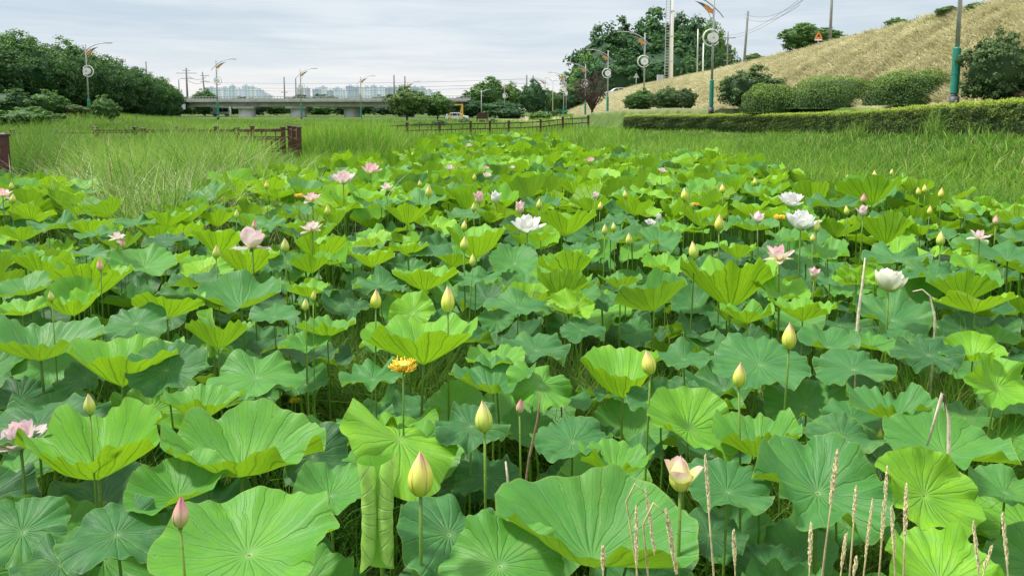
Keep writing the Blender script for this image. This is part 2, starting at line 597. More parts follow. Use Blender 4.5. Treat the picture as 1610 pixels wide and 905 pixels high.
def leaf_geom(rg, rad, cup=.2, wave=.07, bend=0.0, axis=0.0, tone=.4, style='', nt=96, nr=14, yaw=None):
    cup = cup * 1.45
    th = np.arange(nt) / nt * 2 * PI
    r = .02 + .98 * (np.arange(nr) / (nr - 1)) ** .85
    yaw = rg.uniform(0, 2 * PI) if yaw is None else yaw
    Rth = 1 + .045 * smooth_walk(th, rg, (2, 3, 4), .8) + .014 * smooth_walk(th, rg, (7, 9, 12, 15), .4)
    # two shallow notches opposite each other
    for a in (yaw, yaw + PI + rg.uniform(-.2, .2)):
        dd = np.angle(np.exp(1j * (th - a)))
        Rth -= .05 * np.exp(-(dd / .10) ** 2)
    Wv = smooth_walk(th, rg, (3, 4, 5, 6, 7, 9), .45)
    Fv = smooth_walk(th, rg, (11, 14, 17, 21, 25), .3)
    Rr, Th = np.meshgrid(r, th, indexing='ij')
    Wg = Wv[None, :]; Fg = Fv[None, :]
    x = Rr * Rth[None, :] * np.cos(Th)
    y = Rr * Rth[None, :] * np.sin(Th)
    z = cup * Rr ** 1.5 + wave * Rr ** 2.6 * Wg + wave * .28 * Rr ** 6 * Fg
    z -= (.08 + .22 * cup) * np.clip(Rr - .74, 0, 1) ** 2 * 3.2 * (1 + .8 * Wg)
    z += (.007 * Rr * np.cos(21 * Th) + .006 * Rr ** 2 * np.interp(Th, th, smooth_walk(th, rg, (8, 11, 13, 17, 23, 27), .1))) * (Rr > .1)
    z -= .025 * np.exp(-(Rr / .07) ** 2)
    z += .018 * np.sin(x * 6 + rg.uniform(0, 6)) * np.sin(y * 5 + rg.uniform(0, 6)) * Rr
    ca, sa = math.cos(axis), math.sin(axis)
    xa = x * ca + y * sa
    ya = -x * sa + y * ca
    if style == 'roll':
        s = np.linspace(-1.25, 1.25, 501)
        kap = .5 + 7.0 * sstep(.06, .22, np.abs(s))
        ds = s[1] - s[0]
        ang = np.cumsum(kap) * ds
        ang -= ang[250]
        X = np.cumsum(np.cos(ang)) * ds
        Z = np.cumsum(np.sin(ang)) * ds
        X -= X[250]; Z -= Z[250]
        an = np.interp(xa, s, ang)
        gro = 1 - .05 * np.abs(an)
        zr = z * .2 + .005 * smooth_walk((ya * 1.9 + np.abs(xa) * .5).ravel(), rg, (3, 4, 5, 7, 8), .3).reshape(ya.shape) + .004 * np.sin(ya * 19 + np.abs(xa) * 7 + .8 * np.sin(ya * 5)) * sstep(.15, .35, np.abs(xa))
        xn = np.interp(xa, s, X) - np.sin(an) * zr
        zn = np.interp(xa, s, Z) + np.cos(an) * zr
        xn = xn * (1 + .10 * ya) + np.sign(xa) * .07 * np.clip(-ya, 0, 1) ** 1.5
        xn = xn + np.sign(xa) * .07 * np.clip(ya, 0, 1) ** 1.5
        xa, z = xn, zn
        z = z * gro
    elif abs(bend) > .05:
        Rb = 1 / bend - z
        xn = Rb * np.sin(bend * xa)
        z = 1 / bend - Rb * np.cos(bend * xa)
        xa = xn
    x = xa * ca - ya * sa
    y = xa * sa + ya * ca
    v = np.stack([x, y, z], -1) * rad
    flat = np.stack([Rr * np.cos(Th), Rr * np.sin(Th), np.full_like(Rr, tone)], -1)
    idx = np.arange(nr * nt).reshape(nr, nt)
    nx = np.roll(idx, -1, axis=1)
    q = np.stack([idx[:-1], idx[1:], nx[1:], nx[:-1]], -1).reshape(-1, 4)
    return v.reshape(-1, 3), q, flat.reshape(-1, 3)


def rotm(tilt, roll):
    return np.array(Matrix.Rotation(R_(tilt), 3, 'X') @ Matrix.Rotation(R_(roll), 3, 'Y'))


# px, py, width_px, tilt, roll, cup, tone, bend, bend axis deg, style
LV = [
 (390,862,293,10,0,.10,.62,.35,0,''), (150,712,240,9,-4,.36,.72,.3,60,''), (381,712,253,9,3,.28,.60,.3,90,''),
 (65,540,175,5,4,.30,.38,0,0,''), (195,572,175,2,3,.40,.72,0,0,''), (262,578,125,24,8,.10,.15,.4,0,''),
 (402,588,137,12,4,.10,.50,-.5,30,''), (317,637,125,0,2,.36,.60,0,0,''), (405,618,72,16,0,.1,.45,-.4,0,''),
 (60,664,165,6,0,.08,.08,-.3,0,''), (35,833,142,20,10,.08,.24,-.3,0,''), (183,836,172,6,4,.06,.14,-.5,20,''),
 (280,765,168,5,0,.25,.55,.2,0,''), (165,795,92,-22,0,.25,.9,.5,90,''), (520,770,135,8,6,.18,.50,.3,0,''),
 (212,505,98,14,0,.12,.26,-.3,0,''), (95,884,150,10,0,.05,.10,0,0,''), (22,735,104,10,-6,.14,.5,-.3,0,''),
 (222,628,76,8,0,.1,.12,0,0,''), (12,622,62,10,0,.1,.2,0,0,''),
 (935,842,325,8,5,.26,.45,.35,70,''), (785,884,195,20,-4,.12,.52,-.5,0,''), (708,832,192,10,14,.10,.18,-.6,90,''),
 (632,682,205,-2,22,.14,.85,-1.0,100,''), (900,689,128,6,2,.12,.22,-.4,0,''), (968,726,124,0,2,.34,.6,0,0,''),
 (1086,669,160,22,14,.12,.74,.6,60,''), (977,592,158,6,-4,.42,.78,.3,0,''), (775,598,140,4,0,.28,.30,0,0,''),
 (852,604,112,18,18,.05,.62,-.5,30,''), (665,538,190,1,-2,.36,.80,0,0,''), (842,546,108,8,0,.10,.20,-.4,0,''),
 (740,668,112,16,0,.05,.12,-.3,0,''), (765,748,112,12,0,.05,.08,0,0,''), (565,692,74,10,0,.1,.3,-.4,0,''),
 (545,752,62,-14,0,.3,.7,0,0,''), (780,566,100,0,0,.25,.7,0,0,''), (1000,522,60,30,6,.05,.3,0,0,''),
 (1048,526,52,-30,0,.3,.82,.8,90,''), (1040,624,102,8,0,.08,.18,-.3,0,''), (725,768,84,14,0,.05,.1,0,0,''),
 (1288,764,222,17,0,.16,.34,.5,20,''), (1458,776,168,40,12,.12,.86,.5,60,''), (1145,764,142,8,4,.16,.24,-.3,0,''),
 (1195,568,152,14,-2,.10,.30,-.3,0,''), (1405,642,142,3,0,.28,.35,0,0,''), (1490,704,196,4,0,.12,.50,.5,90,''),
 (1325,682,118,4,0,.10,.16,-.4,0,''), (1190,690,138,3,-4,.42,.56,0,0,''), (1342,575,122,6,-4,.1,.24,-.4,0,''),
 (1302,537,92,8,-3,.22,.32,0,0,''), (1460,556,106,12,-6,.05,.08,0,0,''), (1528,558,102,8,-16,.14,.86,.9,60,''),
 (1572,606,125,34,10,.10,.82,.9,120,''), (1340,654,100,6,0,.1,.25,-.3,0,''), (1515,654,92,10,0,.08,.4,-.4,0,''),
 (1602,730,80,16,-6,.1,.5,.3,0,''), (1582,768,112,10,0,.15,.42,0,0,''), (1115,838,122,6,0,.05,.05,0,0,''),
 (1215,896,125,10,0,.05,.14,0,0,''), (1480,908,200,18,-3,.14,.85,.4,0,''), (1078,872,60,12,6,.1,.6,0,0,''),
 (1404,498,130,15,0,.12,.28,.4,0,''), (1147,446,148,-1,0,.52,.84,0,0,''), (1228,458,98,10,4,.2,.75,.3,0,''),
 (1175,494,86,0,0,.32,.7,0,0,''), (1262,488,98,2,2,.32,.75,0,0,''), (1345,441,72,20,-20,.15,.92,1.7,55,''),
 (1472,428,102,4,-2,.14,.2,-.3,0,''), (1512,452,110,-2,0,.42,.5,0,0,''), (1530,477,116,-16,0,.25,.9,0,0,''),
 (1585,402,112,8,0,.14,.25,0,0,''), (1392,362,92,-2,4,.46,.75,.4,90,''), (1300,398,78,10,-10,.2,.6,.4,0,''),
 (1410,403,106,3,-6,.12,.26,-.3,0,''), (1160,395,54,-2,0,.42,.8,0,0,''), (1184,354,80,4,0,.22,.4,0,0,''),
 (1313,319,82,4,0,.16,.2,-.3,0,''), (1368,302,98,-2,-5,.42,.7,.4,80,''), (1105,341,78,-2,0,.42,.8,0,0,''),
 (1194,302,64,4,0,.25,.55,0,0,''), (1147,278,68,4,0,.1,.3,0,0,''), (1497,369,66,6,0,.15,.35,-.3,0,''),
 (1445,362,56,0,0,.32,.85,0,0,''), (1408,344,68,2,0,.1,.22,-.3,0,''), (1553,324,48,14,20,.1,.8,1.5,60,''),
 (1512,331,66,0,0,.15,.6,0,0,''), (1590,348,54,0,0,.12,.3,0,0,''), (1305,442,56,6,0,.1,.25,0,0,''),
 (1332,484,54,6,0,.1,.1,0,0,''), (1090,508,56,20,0,.1,.1,0,0,''),
 (748,382,114,6,0,.42,.80,.3,0,''), (808,410,86,22,0,.16,.38,.3,0,''), (893,419,98,2,-8,.40,.86,.5,90,''),
 (648,490,74,42,4,.08,.86,.2,0,''), (897,484,88,20,-16,.15,.96,1.5,50,''), (781,498,62,30,0,.10,.34,0,0,''),
 (1022,468,130,2,-16,.32,.40,.5,60,''), (915,517,74,12,0,.05,.18,-.3,0,''), (678,394,66,10,0,.12,.18,-.3,0,''),
 (668,439,106,0,0,.34,.8,0,0,''), (598,445,82,8,0,.14,.24,-.3,0,''), (585,407,78,-2,0,.34,.86,0,0,''),
 (643,392,64,0,0,.34,.8,0,0,''), (815,477,106,4,4,.14,.28,-.5,0,''), (748,436,82,4,0,.12,.34,-.4,0,''),
 (690,357,64,10,10,.1,.9,.8,30,''), (890,351,92,-2,0,.42,.8,0,0,''), (665,314,86,8,0,.14,.42,0,0,''),
 (640,337,74,-2,0,.42,.8,0,0,''), (975,443,68,0,0,.32,.5,0,0,''), (1045,417,78,10,0,.2,.75,.3,0,''),
 (1035,377,82,10,0,.15,.33,.4,0,''), (1060,364,62,0,-6,.2,.72,.5,60,''), (998,327,58,-2,0,.42,.7,0,0,''),
 (975,345,58,6,0,.1,.2,-.3,0,''), (850,321,68,8,0,.1,.24,.4,0,''), (780,299,54,-2,0,.42,.7,0,0,''),
 (930,322,66,-2,0,.32,.6,0,0,''), (830,281,52,-2,0,.32,.85,0,0,''), (565,302,58,-2,0,.42,.7,0,0,''),
 (735,337,74,6,0,.1,.28,0,0,''), (555,484,58,10,0,.1,.08,0,0,''),
 (378,466,152,5,0,.24,.36,.2,0,''), (228,414,106,13,8,.12,.52,.3,0,''), (143,444,114,-3,0,.46,.74,0,0,''),
 (42,452,104,4,0,.22,.46,0,0,''), (67,416,84,-2,0,.42,.66,0,0,''), (88,353,86,5,0,.14,.3,-.3,0,''),
 (152,367,58,6,0,.12,.34,-.3,0,''), (35,368,68,-2,0,.32,.5,0,0,''), (328,308,78,14,-4,.18,.34,.4,0,''),
 (345,379,92,-2,0,.44,.8,0,0,''), (390,412,90,-4,0,.48,.86,0,0,''), (452,412,60,16,6,.1,.24,0,0,''),
 (485,456,70,4,0,.32,.75,0,0,''), (502,392,82,-2,0,.52,.8,0,0,''), (498,367,74,-2,-8,.34,.5,.3,60,''),
 (265,484,108,-12,0,.30,.8,0,0,''), (305,444,94,4,-6,.14,.15,.4,60,''), (212,350,64,6,0,.12,.3,0,0,''),
 (263,344,70,0,0,.34,.7,0,0,''), (257,378,62,12,0,.08,.05,0,0,''), (420,352,54,16,0,.1,.34,0,0,''),
 (437,305,48,-2,0,.32,.76,0,0,''), (492,293,50,4,0,.12,.25,0,0,''), (515,516,88,2,0,.30,.6,0,0,''),
 (10,414,44,4,-10,.25,.85,0,0,''), (115,482,94,6,-6,.30,.8,.5,60,''), (35,486,78,2,0,.25,.75,0,0,''),
 (135,397,72,4,0,.12,.3,-.3,0,''), (345,526,104,-8,0,.42,.55,0,0,''), (430,494,82,6,0,.12,.3,-.3,0,''),
 (480,540,80,6,0,.2,.55,0,0,''), (70,300,60,2,0,.3,.8,0,0,''), (20,330,62,4,0,.15,.3,0,0,''),
 (1088,300,60,4,0,.2,.6,0,0,''), (940,275,50,4,0,.3,.75,0,0,''), (1000,285,46,4,0,.2,.4,0,0,''),
 (880,262,44,0,0,.3,.8,0,0,''), (720,275,48,0,0,.3,.75,0,0,''), (640,265,44,0,0,.2,.4,0,0,''),
 (600,322,60,4,0,.14,.3,0,0,''), (520,335,60,0,0,.36,.7,0,0,''), (470,330,56,6,0,.12,.3,0,0,''),
 (1240,372,70,4,0,.2,.45,0,0,''), (1270,350,56,0,0,.3,.6,0,0,''), (1240,275,50,2,0,.25,.85,0,0,''),
 (960,372,56,6,0,.12,.28,0,0,''), (915,392,60,6,0,.15,.3,0,0,''), (850,372,50,0,0,.3,.7,0,0,''),
 (1075,560,90,6,0,.12,.25,-.3,0,''), (585,590,95,4,0,.16,.32,-.3,0,''), (640,640,80,6,0,.1,.2,0,0,''),
 (480,600,80,8,0,.12,.3,0,0,''), (1370,540,80,4,0,.2,.5,0,0,''), (1570,530,70,8,0,.2,.6,0,0,''),
]
# rolled young leaves: px, py(centre), height px, tilt, roll, real length
ROLLS = [(596, 800, 195, 84, 0, .33), (332, 522, 76, 84, -14, .26), (80, 390, 34, 84, 0, .20), (1440, 190, 0, 0, 0, 0)]
ROLLS = [r for r in ROLLS if r[2]]

leaf_recs = []    # dict: px,py,w,obj,tone,cup,style...
placed = []       # x,y,z,R of blade


def build_leaf(cx, cy, cz, rad, tilt, roll, cup, tone, bend, axis, style, wpx, seed, wave=None):
    rg = np.random.default_rng(seed)
    if wpx > 110: nt, nr = 144, 20
    elif wpx > 55: nt, nr = 96, 13
    else: nt, nr = 56, 9
    if wave is None:
        wave = rg.uniform(.085, .155) * (.6 if wpx > 270 else 1)
    v, q, fl = leaf_geom(rg, rad, cup, wave, bend, R_(axis), tone, style, nt, nr)
    Rm = rotm(tilt, roll)
    v = v @ Rm.T
    off = Rm @ np.array([0, 0, cup * .75 * rad])
    cen = np.array([cx, cy, cz]) - off
    g = float(gz(cx, cy))
    bx, by = cen[0] + rg.normal() * .05, cen[1] + rg.normal() * .05 + .03
    root = empty('lotus_leaf', (bx, by, g), 0)
    mesh_np('blade', v + (cen - np.array([bx, by, g])), q, M['leaf'], root, flat=fl)
    p0 = Vector((0, 0, -.05))
    p3 = Vector(cen - np.array([bx, by, g])) - Vector(Rm @ np.array([0, 0, .006]))
    nrm = Vector(Rm @ np.array([0, 0, 1]))
    pts = []
    for i in range(9):
        t = i / 8
        a = p0.lerp(p3, t)
        s = Vector((rg.normal() * .004, rg.normal() * .004, 0)) if 0 < i < 7 else Vector()
        bow = (Vector((-nrm.x, -nrm.y, 0)) * .10) * math.sin(PI * t) * t
        pts.append(a + s + bow)
    rr = max(.0045, min(.0085, rad * .026))
    MB().tube(pts, [rr * (1.15 - .25 * i / 8) for i in range(9)], 7).build('stalk', M['stalk'], root, True)
    return root


for i, (px, py, w, tilt, roll, cup, tone, bend, axis, style) in enumerate(LV):
    if cup >= .26 and tilt < 12:
        tilt -= 9
        cup *= 1.3
    elif tilt < 14 and w < 200:
        tilt -= 2
        cup *= 1.25
    s = (py - HORY) / F
    z = 1.2
    d = (HC - z) / s
    rad = w * d / F / 2
    lim = .40
    if rad > lim:
        d = lim * 2 * F / w
        rad = lim
    if rad < .13:
        d = .13 * 2 * F / w
        rad = .13
    p = at_y(px, py, d)
    o = build_leaf(p.x, p.y, p.z, rad, tilt, roll, cup, tone, bend, axis, style, w, 1000 + i)
    leaf_recs.append(dict(px=px, py=py, w=w, o=o, tone=tone, cup=cup, bend=bend, tilt=tilt, kind='hero'))
    placed.append((p.x, p.y, p.z, rad))

for i, (px, py, hpx, tilt, roll, L) in enumerate(ROLLS):
    d = L * F / hpx
    p = at_y(px, py, d)
    rg = np.random.default_rng(50 + i)
    v, q, fl = leaf_geom(rg, L / 2, .04, .01, 0, 0, 1.25, 'roll', 120, 26, yaw=PI / 2)
    Rm = rotm(tilt, 0)
    v = v @ Rm.T
    Rr = np.array(Matrix.Rotation(R_(roll), 3, 'Y'))
    v = v @ Rr.T
    root = empty('lotus_leaf', (p.x, p.y, 0))
    mesh_np('blade', v + np.array([0, 0, p.z]), q, M['young'], root, flat=fl)
    base = Vector(Rr @ np.array([0, .01, -L * .0])) + Vector((0, 0, p.z))
    MB().tube([(0, 0.02, -.05), (0, .03, p.z * .5), base + Vector((0, .02, -L * .46)), base + Vector((0, .012, -.01))], .006, 7).build('stalk', M['stalk'], root, True)
    leaf_recs.append(dict(px=px, py=py, w=hpx * .6, o=root, tone=.93, cup=0, bend=9, tilt=84, kind='roll'))

# lotus zone in the picture plane of the leaf layer
ZONE = [(-400, 290), (60, 284), (130, 300), (150, 335), (270, 335), (310, 285), (400, 282), (462, 268), (520, 258), (600, 252), (650, 240), (700, 214),
        (870, 214), (905, 236), (1000, 240), (1150, 246), (1200, 262), (1290, 292), (1400, 298), (1480, 300), (1560, 318), (2100, 345), (2600, 2500), (-1400, 2500)]


def in_zone(px, py):
    px = np.asarray(px); py = np.asarray(py)
    inside = np.zeros(px.shape, bool)
    n = len(ZONE)
    for i in range(n):
        x0, y0 = ZONE[i]; x1, y1 = ZONE[(i + 1) % n]
        c = ((y0 > py) != (y1 > py)) & (px < (x1 - x0) * (py - y0) / (y1 - y0 + 1e-9) + x0)
        inside ^= c
    return inside


# filler leaves
cells = {}
fill = []
def try_place(x, y, z, rad, sp):
    for (hx, hy, hz, hr) in placed:
        if abs(hx - x) < .7 and abs(hy - y) < .7:
            dd = math.hypot(hx - x, hy - y)
            if dd < .16 or (dd < (hr + rad) * .62 and abs(hz - z) < .16):
                return False
    k = (int(x / .7), int(y / .7))
    for a in (-1, 0, 1):
        for b in (-1, 0, 1):
            for (hx, hy, hz, hr) in cells.get((k[0] + a, k[1] + b), []):
                dd = math.hypot(hx - x, hy - y)
                if dd < sp * .62 or (dd < (hr + rad) * .66 and abs(hz - z) < .12):
                    return False
    cells.setdefault(k, []).append((x, y, z, rad))
    return True


# gaps where the undergrowth shows between the leaves (ground positions)
GAPS = [(680, 600, .35), (1200, 640, .35), (900, 640, .3), (510, 560, .3), (640, 600, .4), (1240, 830, .25), (1330, 830, .25), (960, 650, .3)]
GAPS = [(at_z(a, b, .55).x, at_z(a, b, .55).y, r) for a, b, r in GAPS]
frng = random.Random(11)
y = 1.15
tries = 0
while tries < 26000:
    tries += 1
    d = 1.1 + 44 * frng.random() ** 1.55
    x = (frng.random() * 2 - 1) * (.78 * d + 1.0)
    far = d > 9
    if far:
        z = frng.uniform(.92, 1.22)
        rad = frng.uniform(.20, .32)
    else:
        z = frng.uniform(.55, 1.02)
        rad = frng.uniform(.12, .25)
        if frng.random() < .2 and d > 4.5:
            z = frng.uniform(1.05, 1.2)
    if d > 2.0 and not far and any(math.hypot(x - a, d - b) < r for a, b, r in GAPS):
        continue
    px, py, dep = proj(x, d, z)
    if not bool(in_zone(np.array([px]), np.array([proj(x, d, 1.15)[1]]))[0]):
        continue
    if d < 1.9 and z > .8:
        continue
    if d > 13 and frng.random() < .22 + .25 * (float(nz2(x, d, .8, 91)) > .25):
        continue
    if d > 24 and abs(frng.random()) < .35:
        continue
    if not try_place(x, d, z, rad, .36 if not far else .42):
        continue
    fill.append((x, d, z, rad, px, py, rad * 2 * F / dep))

inview = [f for f in fill if -20 < f[4] < 1630 and f[5] < 930]
inview.sort(key=lambda f: -f[6] * (1 if f[2] > .95 or f[1] > 9 else .75))
N_IND = 290 - len(leaf_recs)
ind = set(id(f) for f in inview[:N_IND])
SV, SQ, SF = [], [], []
nb_ = 0
stalks = MB()
for k, f in enumerate(fill):
    x, d, z, rad, px, py, wpx = f
    rg = np.random.default_rng(5000 + k)
    low = z < 1.0 and d < 9
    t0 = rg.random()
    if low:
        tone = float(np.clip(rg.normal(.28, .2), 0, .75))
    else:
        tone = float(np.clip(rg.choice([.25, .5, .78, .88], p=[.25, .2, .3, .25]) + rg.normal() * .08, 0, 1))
    cup = float(rg.choice([.14, .28, .42, .5])) if not low else float(rg.choice([.06, .12, .25]))
    tilt = float(rg.normal(5 if d < 9 else 1, 14)); roll = float(rg.normal(0, 12))
    bend = float(rg.choice([0, -.4, .4, .3])); ax = float(rg.uniform(0, 180))
    if cup >= .26:
        tilt -= 9
        cup *= 1.25
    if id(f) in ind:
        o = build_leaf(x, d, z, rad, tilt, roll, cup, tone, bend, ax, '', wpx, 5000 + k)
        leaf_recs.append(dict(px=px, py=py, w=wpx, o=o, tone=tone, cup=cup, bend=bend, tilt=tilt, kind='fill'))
    else:
        nt, nr = (40, 6) if d > 8 else (56, 8)
        v, q, fl = leaf_geom(rg, rad, cup, rg.uniform(.09, .17), bend, R_(ax), tone, '', nt, nr)
        Rm = rotm(tilt, roll)
        v = v @ Rm.T
        cen = np.array([x, d, z]) - Rm @ np.array([0, 0, cup * .55 * rad])
        SV.append(v + cen); SQ.append(q + nb_); SF.append(fl); nb_ += len(v)
        if d < 26:
            g = float(gz(x, d))
            stalks.tube([(cen[0] + .04, cen[1] + .03, g - .03), (cen[0] + .03, cen[1] + .03, (g + cen[2]) / 2), tuple(cen)], .007, 5, False)
nsv = len(stalks.v)
sv = np.array(stalks.v); sq = np.array([f for f in stalks.f]) + nb_
SV.append(sv); SQ.append(sq)
SF.append(np.tile(np.array([.8, .0, .75]), (nsv, 1)))
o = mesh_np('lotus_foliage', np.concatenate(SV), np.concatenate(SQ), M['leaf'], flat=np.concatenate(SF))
tag(o, 'mass of green lotus leaves filling the rest of the pond', 'lotus leaves', kind='stuff')

# ------------------------------------------------------------------ flowers
def petal(rg, L, wd, a0, bend_, az, r0=.004, cupc=.35, ns=7, ntt=10, z0=0.0, pw=1.0):
    t = np.linspace(0, 1, ntt + 1)
    ang = a0 + bend_ * t
    dt = L / ntt
    rho = r0 + np.concatenate([[0], np.cumsum(np.sin((ang[:-1] + ang[1:]) / 2) * dt)])
    h = z0 + np.concatenate([[0], np.cumsum(np.cos((ang[:-1] + ang[1:]) / 2) * dt)])
    w = wd * np.sin(PI * np.clip(t * .93 + .05, 0, 1) ** (1.15 * pw)) ** .58
    w[-1] = wd * .03
    s = np.linspace(-1, 1, ns)
    T, S = np.meshgrid(np.arange(ntt + 1), s, indexing='ij')
    lat = w[T] * S * .5
    inn = cupc * w[T] * S * S * .5 * (1 + .1 * rg.normal())
    # inward normal in rho-h plane: (-cos, sin)
    rr = rho[T] - np.cos(ang[T]) * inn
    hh = h[T] + np.sin(ang[T]) * inn + .015 * wd * np.sin(S * 5 + T * .7)
    ca, sa = math.cos(az), math.sin(az)
    x = rr * ca - lat * sa
    y = rr * sa + lat * ca
    v = np.stack([x, y, hh], -1).reshape(-1, 3)
    idx = np.arange((ntt + 1) * ns).reshape(ntt + 1, ns)
    q = np.stack([idx[:-1, :-1], idx[:-1, 1:], idx[1:, 1:], idx[1:, :-1]], -1).reshape(-1, 4)
    fl = np.stack([S, t[T], np.full(S.shape, rg.random() * 5)], -1).reshape(-1, 3)
    return v, q, fl


def bud_mesh(rg, L, rad, n=6, ntt=14, ns=9, loosen=0.0):
    V, Q, Fl = [], [], []
    b = 0
    for k in range(n):
        layer = 1 - .07 * (k % 3)
        az = k * 2 * PI / n * 1.0 + rg.uniform(-.1, .1)
        t = np.linspace(0, 1, ntt + 1)
        rho = rad * np.sin(PI * (t * .93 + .07) ** .78) ** .85 * (1 - .25 * t)
        rho[-1] = rad * .02
        h = L * t * (1 - .05 * (k % 2))
        s = np.linspace(-1, 1, ns)
        T, S = np.meshgrid(np.arange(ntt + 1), s, indexing='ij')
        half = 1.0 * (1 - .55 * t[T] ** 2)
        a = az + S * half
        rr = rho[T] * layer * (1 + .045 * (1 - S * S)) * (1 + .03 * S) + loosen * rad * t[T] * (1 - t[T])
        v = np.stack([rr * np.cos(a), rr * np.sin(a), h[T]], -1).reshape(-1, 3)
        idx = np.arange((ntt + 1) * ns).reshape(ntt + 1, ns)
        q = np.stack([idx[:-1, :-1], idx[:-1, 1:], idx[1:, 1:], idx[1:, :-1]], -1).reshape(-1, 4)
        V.append(v); Q.append(q + b); b += len(v)
        Fl.append(np.stack([S, t[T], np.full(S.shape, rg.random() * 5)], -1).reshape(-1, 3))
    return np.concatenate(V), np.concatenate(Q), np.concatenate(Fl)


def stalk_to(root, top, rad=.0055, lean=(0, 0)):
    pts = []
    rg = random
    for i in range(8):
        t = i / 7
        pts.append(Vector((lean[0] * (1 - t) ** 2 * 0, 0, -.05)).lerp(Vector(top), t) + Vector((lean[0], lean[1], 0)) * math.sin(PI * t) * .6)
    MB().tube(pts, [rad * (1.15 - .3 * i / 7) for i in range(8)], 7).build('stalk', M['stalk'], root, True)


def place_top(root, top, parts_v):
    pass


def tilt_rot(rg, amt):
    return np.array(Matrix.Rotation(rg.normal() * amt, 3, 'X') @ Matrix.Rotation(rg.normal() * amt, 3, 'Y'))


def make_pod(root, top, Rm, r, stamens=True, rg=None, pod_h=1.0):
    m = MB()
    n = 18
    prof = [(.25, 0), (.45, .25), (.8, .8), (1.0, 1.15), (1.0, 1.25), (.88, 1.28)]
    rings = []
    for (a, h) in prof:
        rings.append([(a * r * math.cos(2 * PI * k / n), a * r * math.sin(2 * PI * k / n), h * r * pod_h) for k in range(n)])
    vs = [p for rr in rings for p in rr]
    fs = [(i * n + k, i * n + (k + 1) % n, (i + 1) * n + (k + 1) % n, (i + 1) * n + k) for i in range(len(prof) - 1) for k in range(n)]
    fs.append(tuple(range((len(prof) - 1) * n, len(prof) * n)))
    vs = [tuple(Rm @ np.array(p) + top) for p in vs]
    m.add(vs, fs)
    for k in range(9):   # seed dimples
        a = k * 2.4; q = r * .7 * math.sqrt((k + .5) / 9)
        c = Rm @ np.array([q * math.cos(a), q * math.sin(a), 1.27 * r * pod_h]) + top
        e = Rm @ np.array([q * math.cos(a), q * math.sin(a), 1.36 * r * pod_h]) + top
        m.tube([tuple(c), tuple(e)], r * .08, 6)
    m.build('seed_pod', M['pod'], root, False)
    if stamens:
        s = MB()
        for k in range(170):
            a = rg.uniform(0, 2 * PI)
            l = r * rg.uniform(.8, 1.9)
            op = rg.uniform(.35, 1.25)
            b0 = np.array([.3 * r * math.cos(a), .3 * r * math.sin(a), rg.uniform(0, .3) * r])
            e = b0 + l * np.array([math.sin(op) * math.cos(a), math.sin(op) * math.sin(a), math.cos(op)])
            mid = (b0 + e) / 2 + np.array([math.cos(a), math.sin(a), 0]) * .15 * r
            s.tube([tuple(Rm @ b0 + top), tuple(Rm @ mid + top), tuple(Rm @ e + top)], [r * .03, r * .035, r * .07], 4)
        s.build('stamens', M['stamen'], root, True)


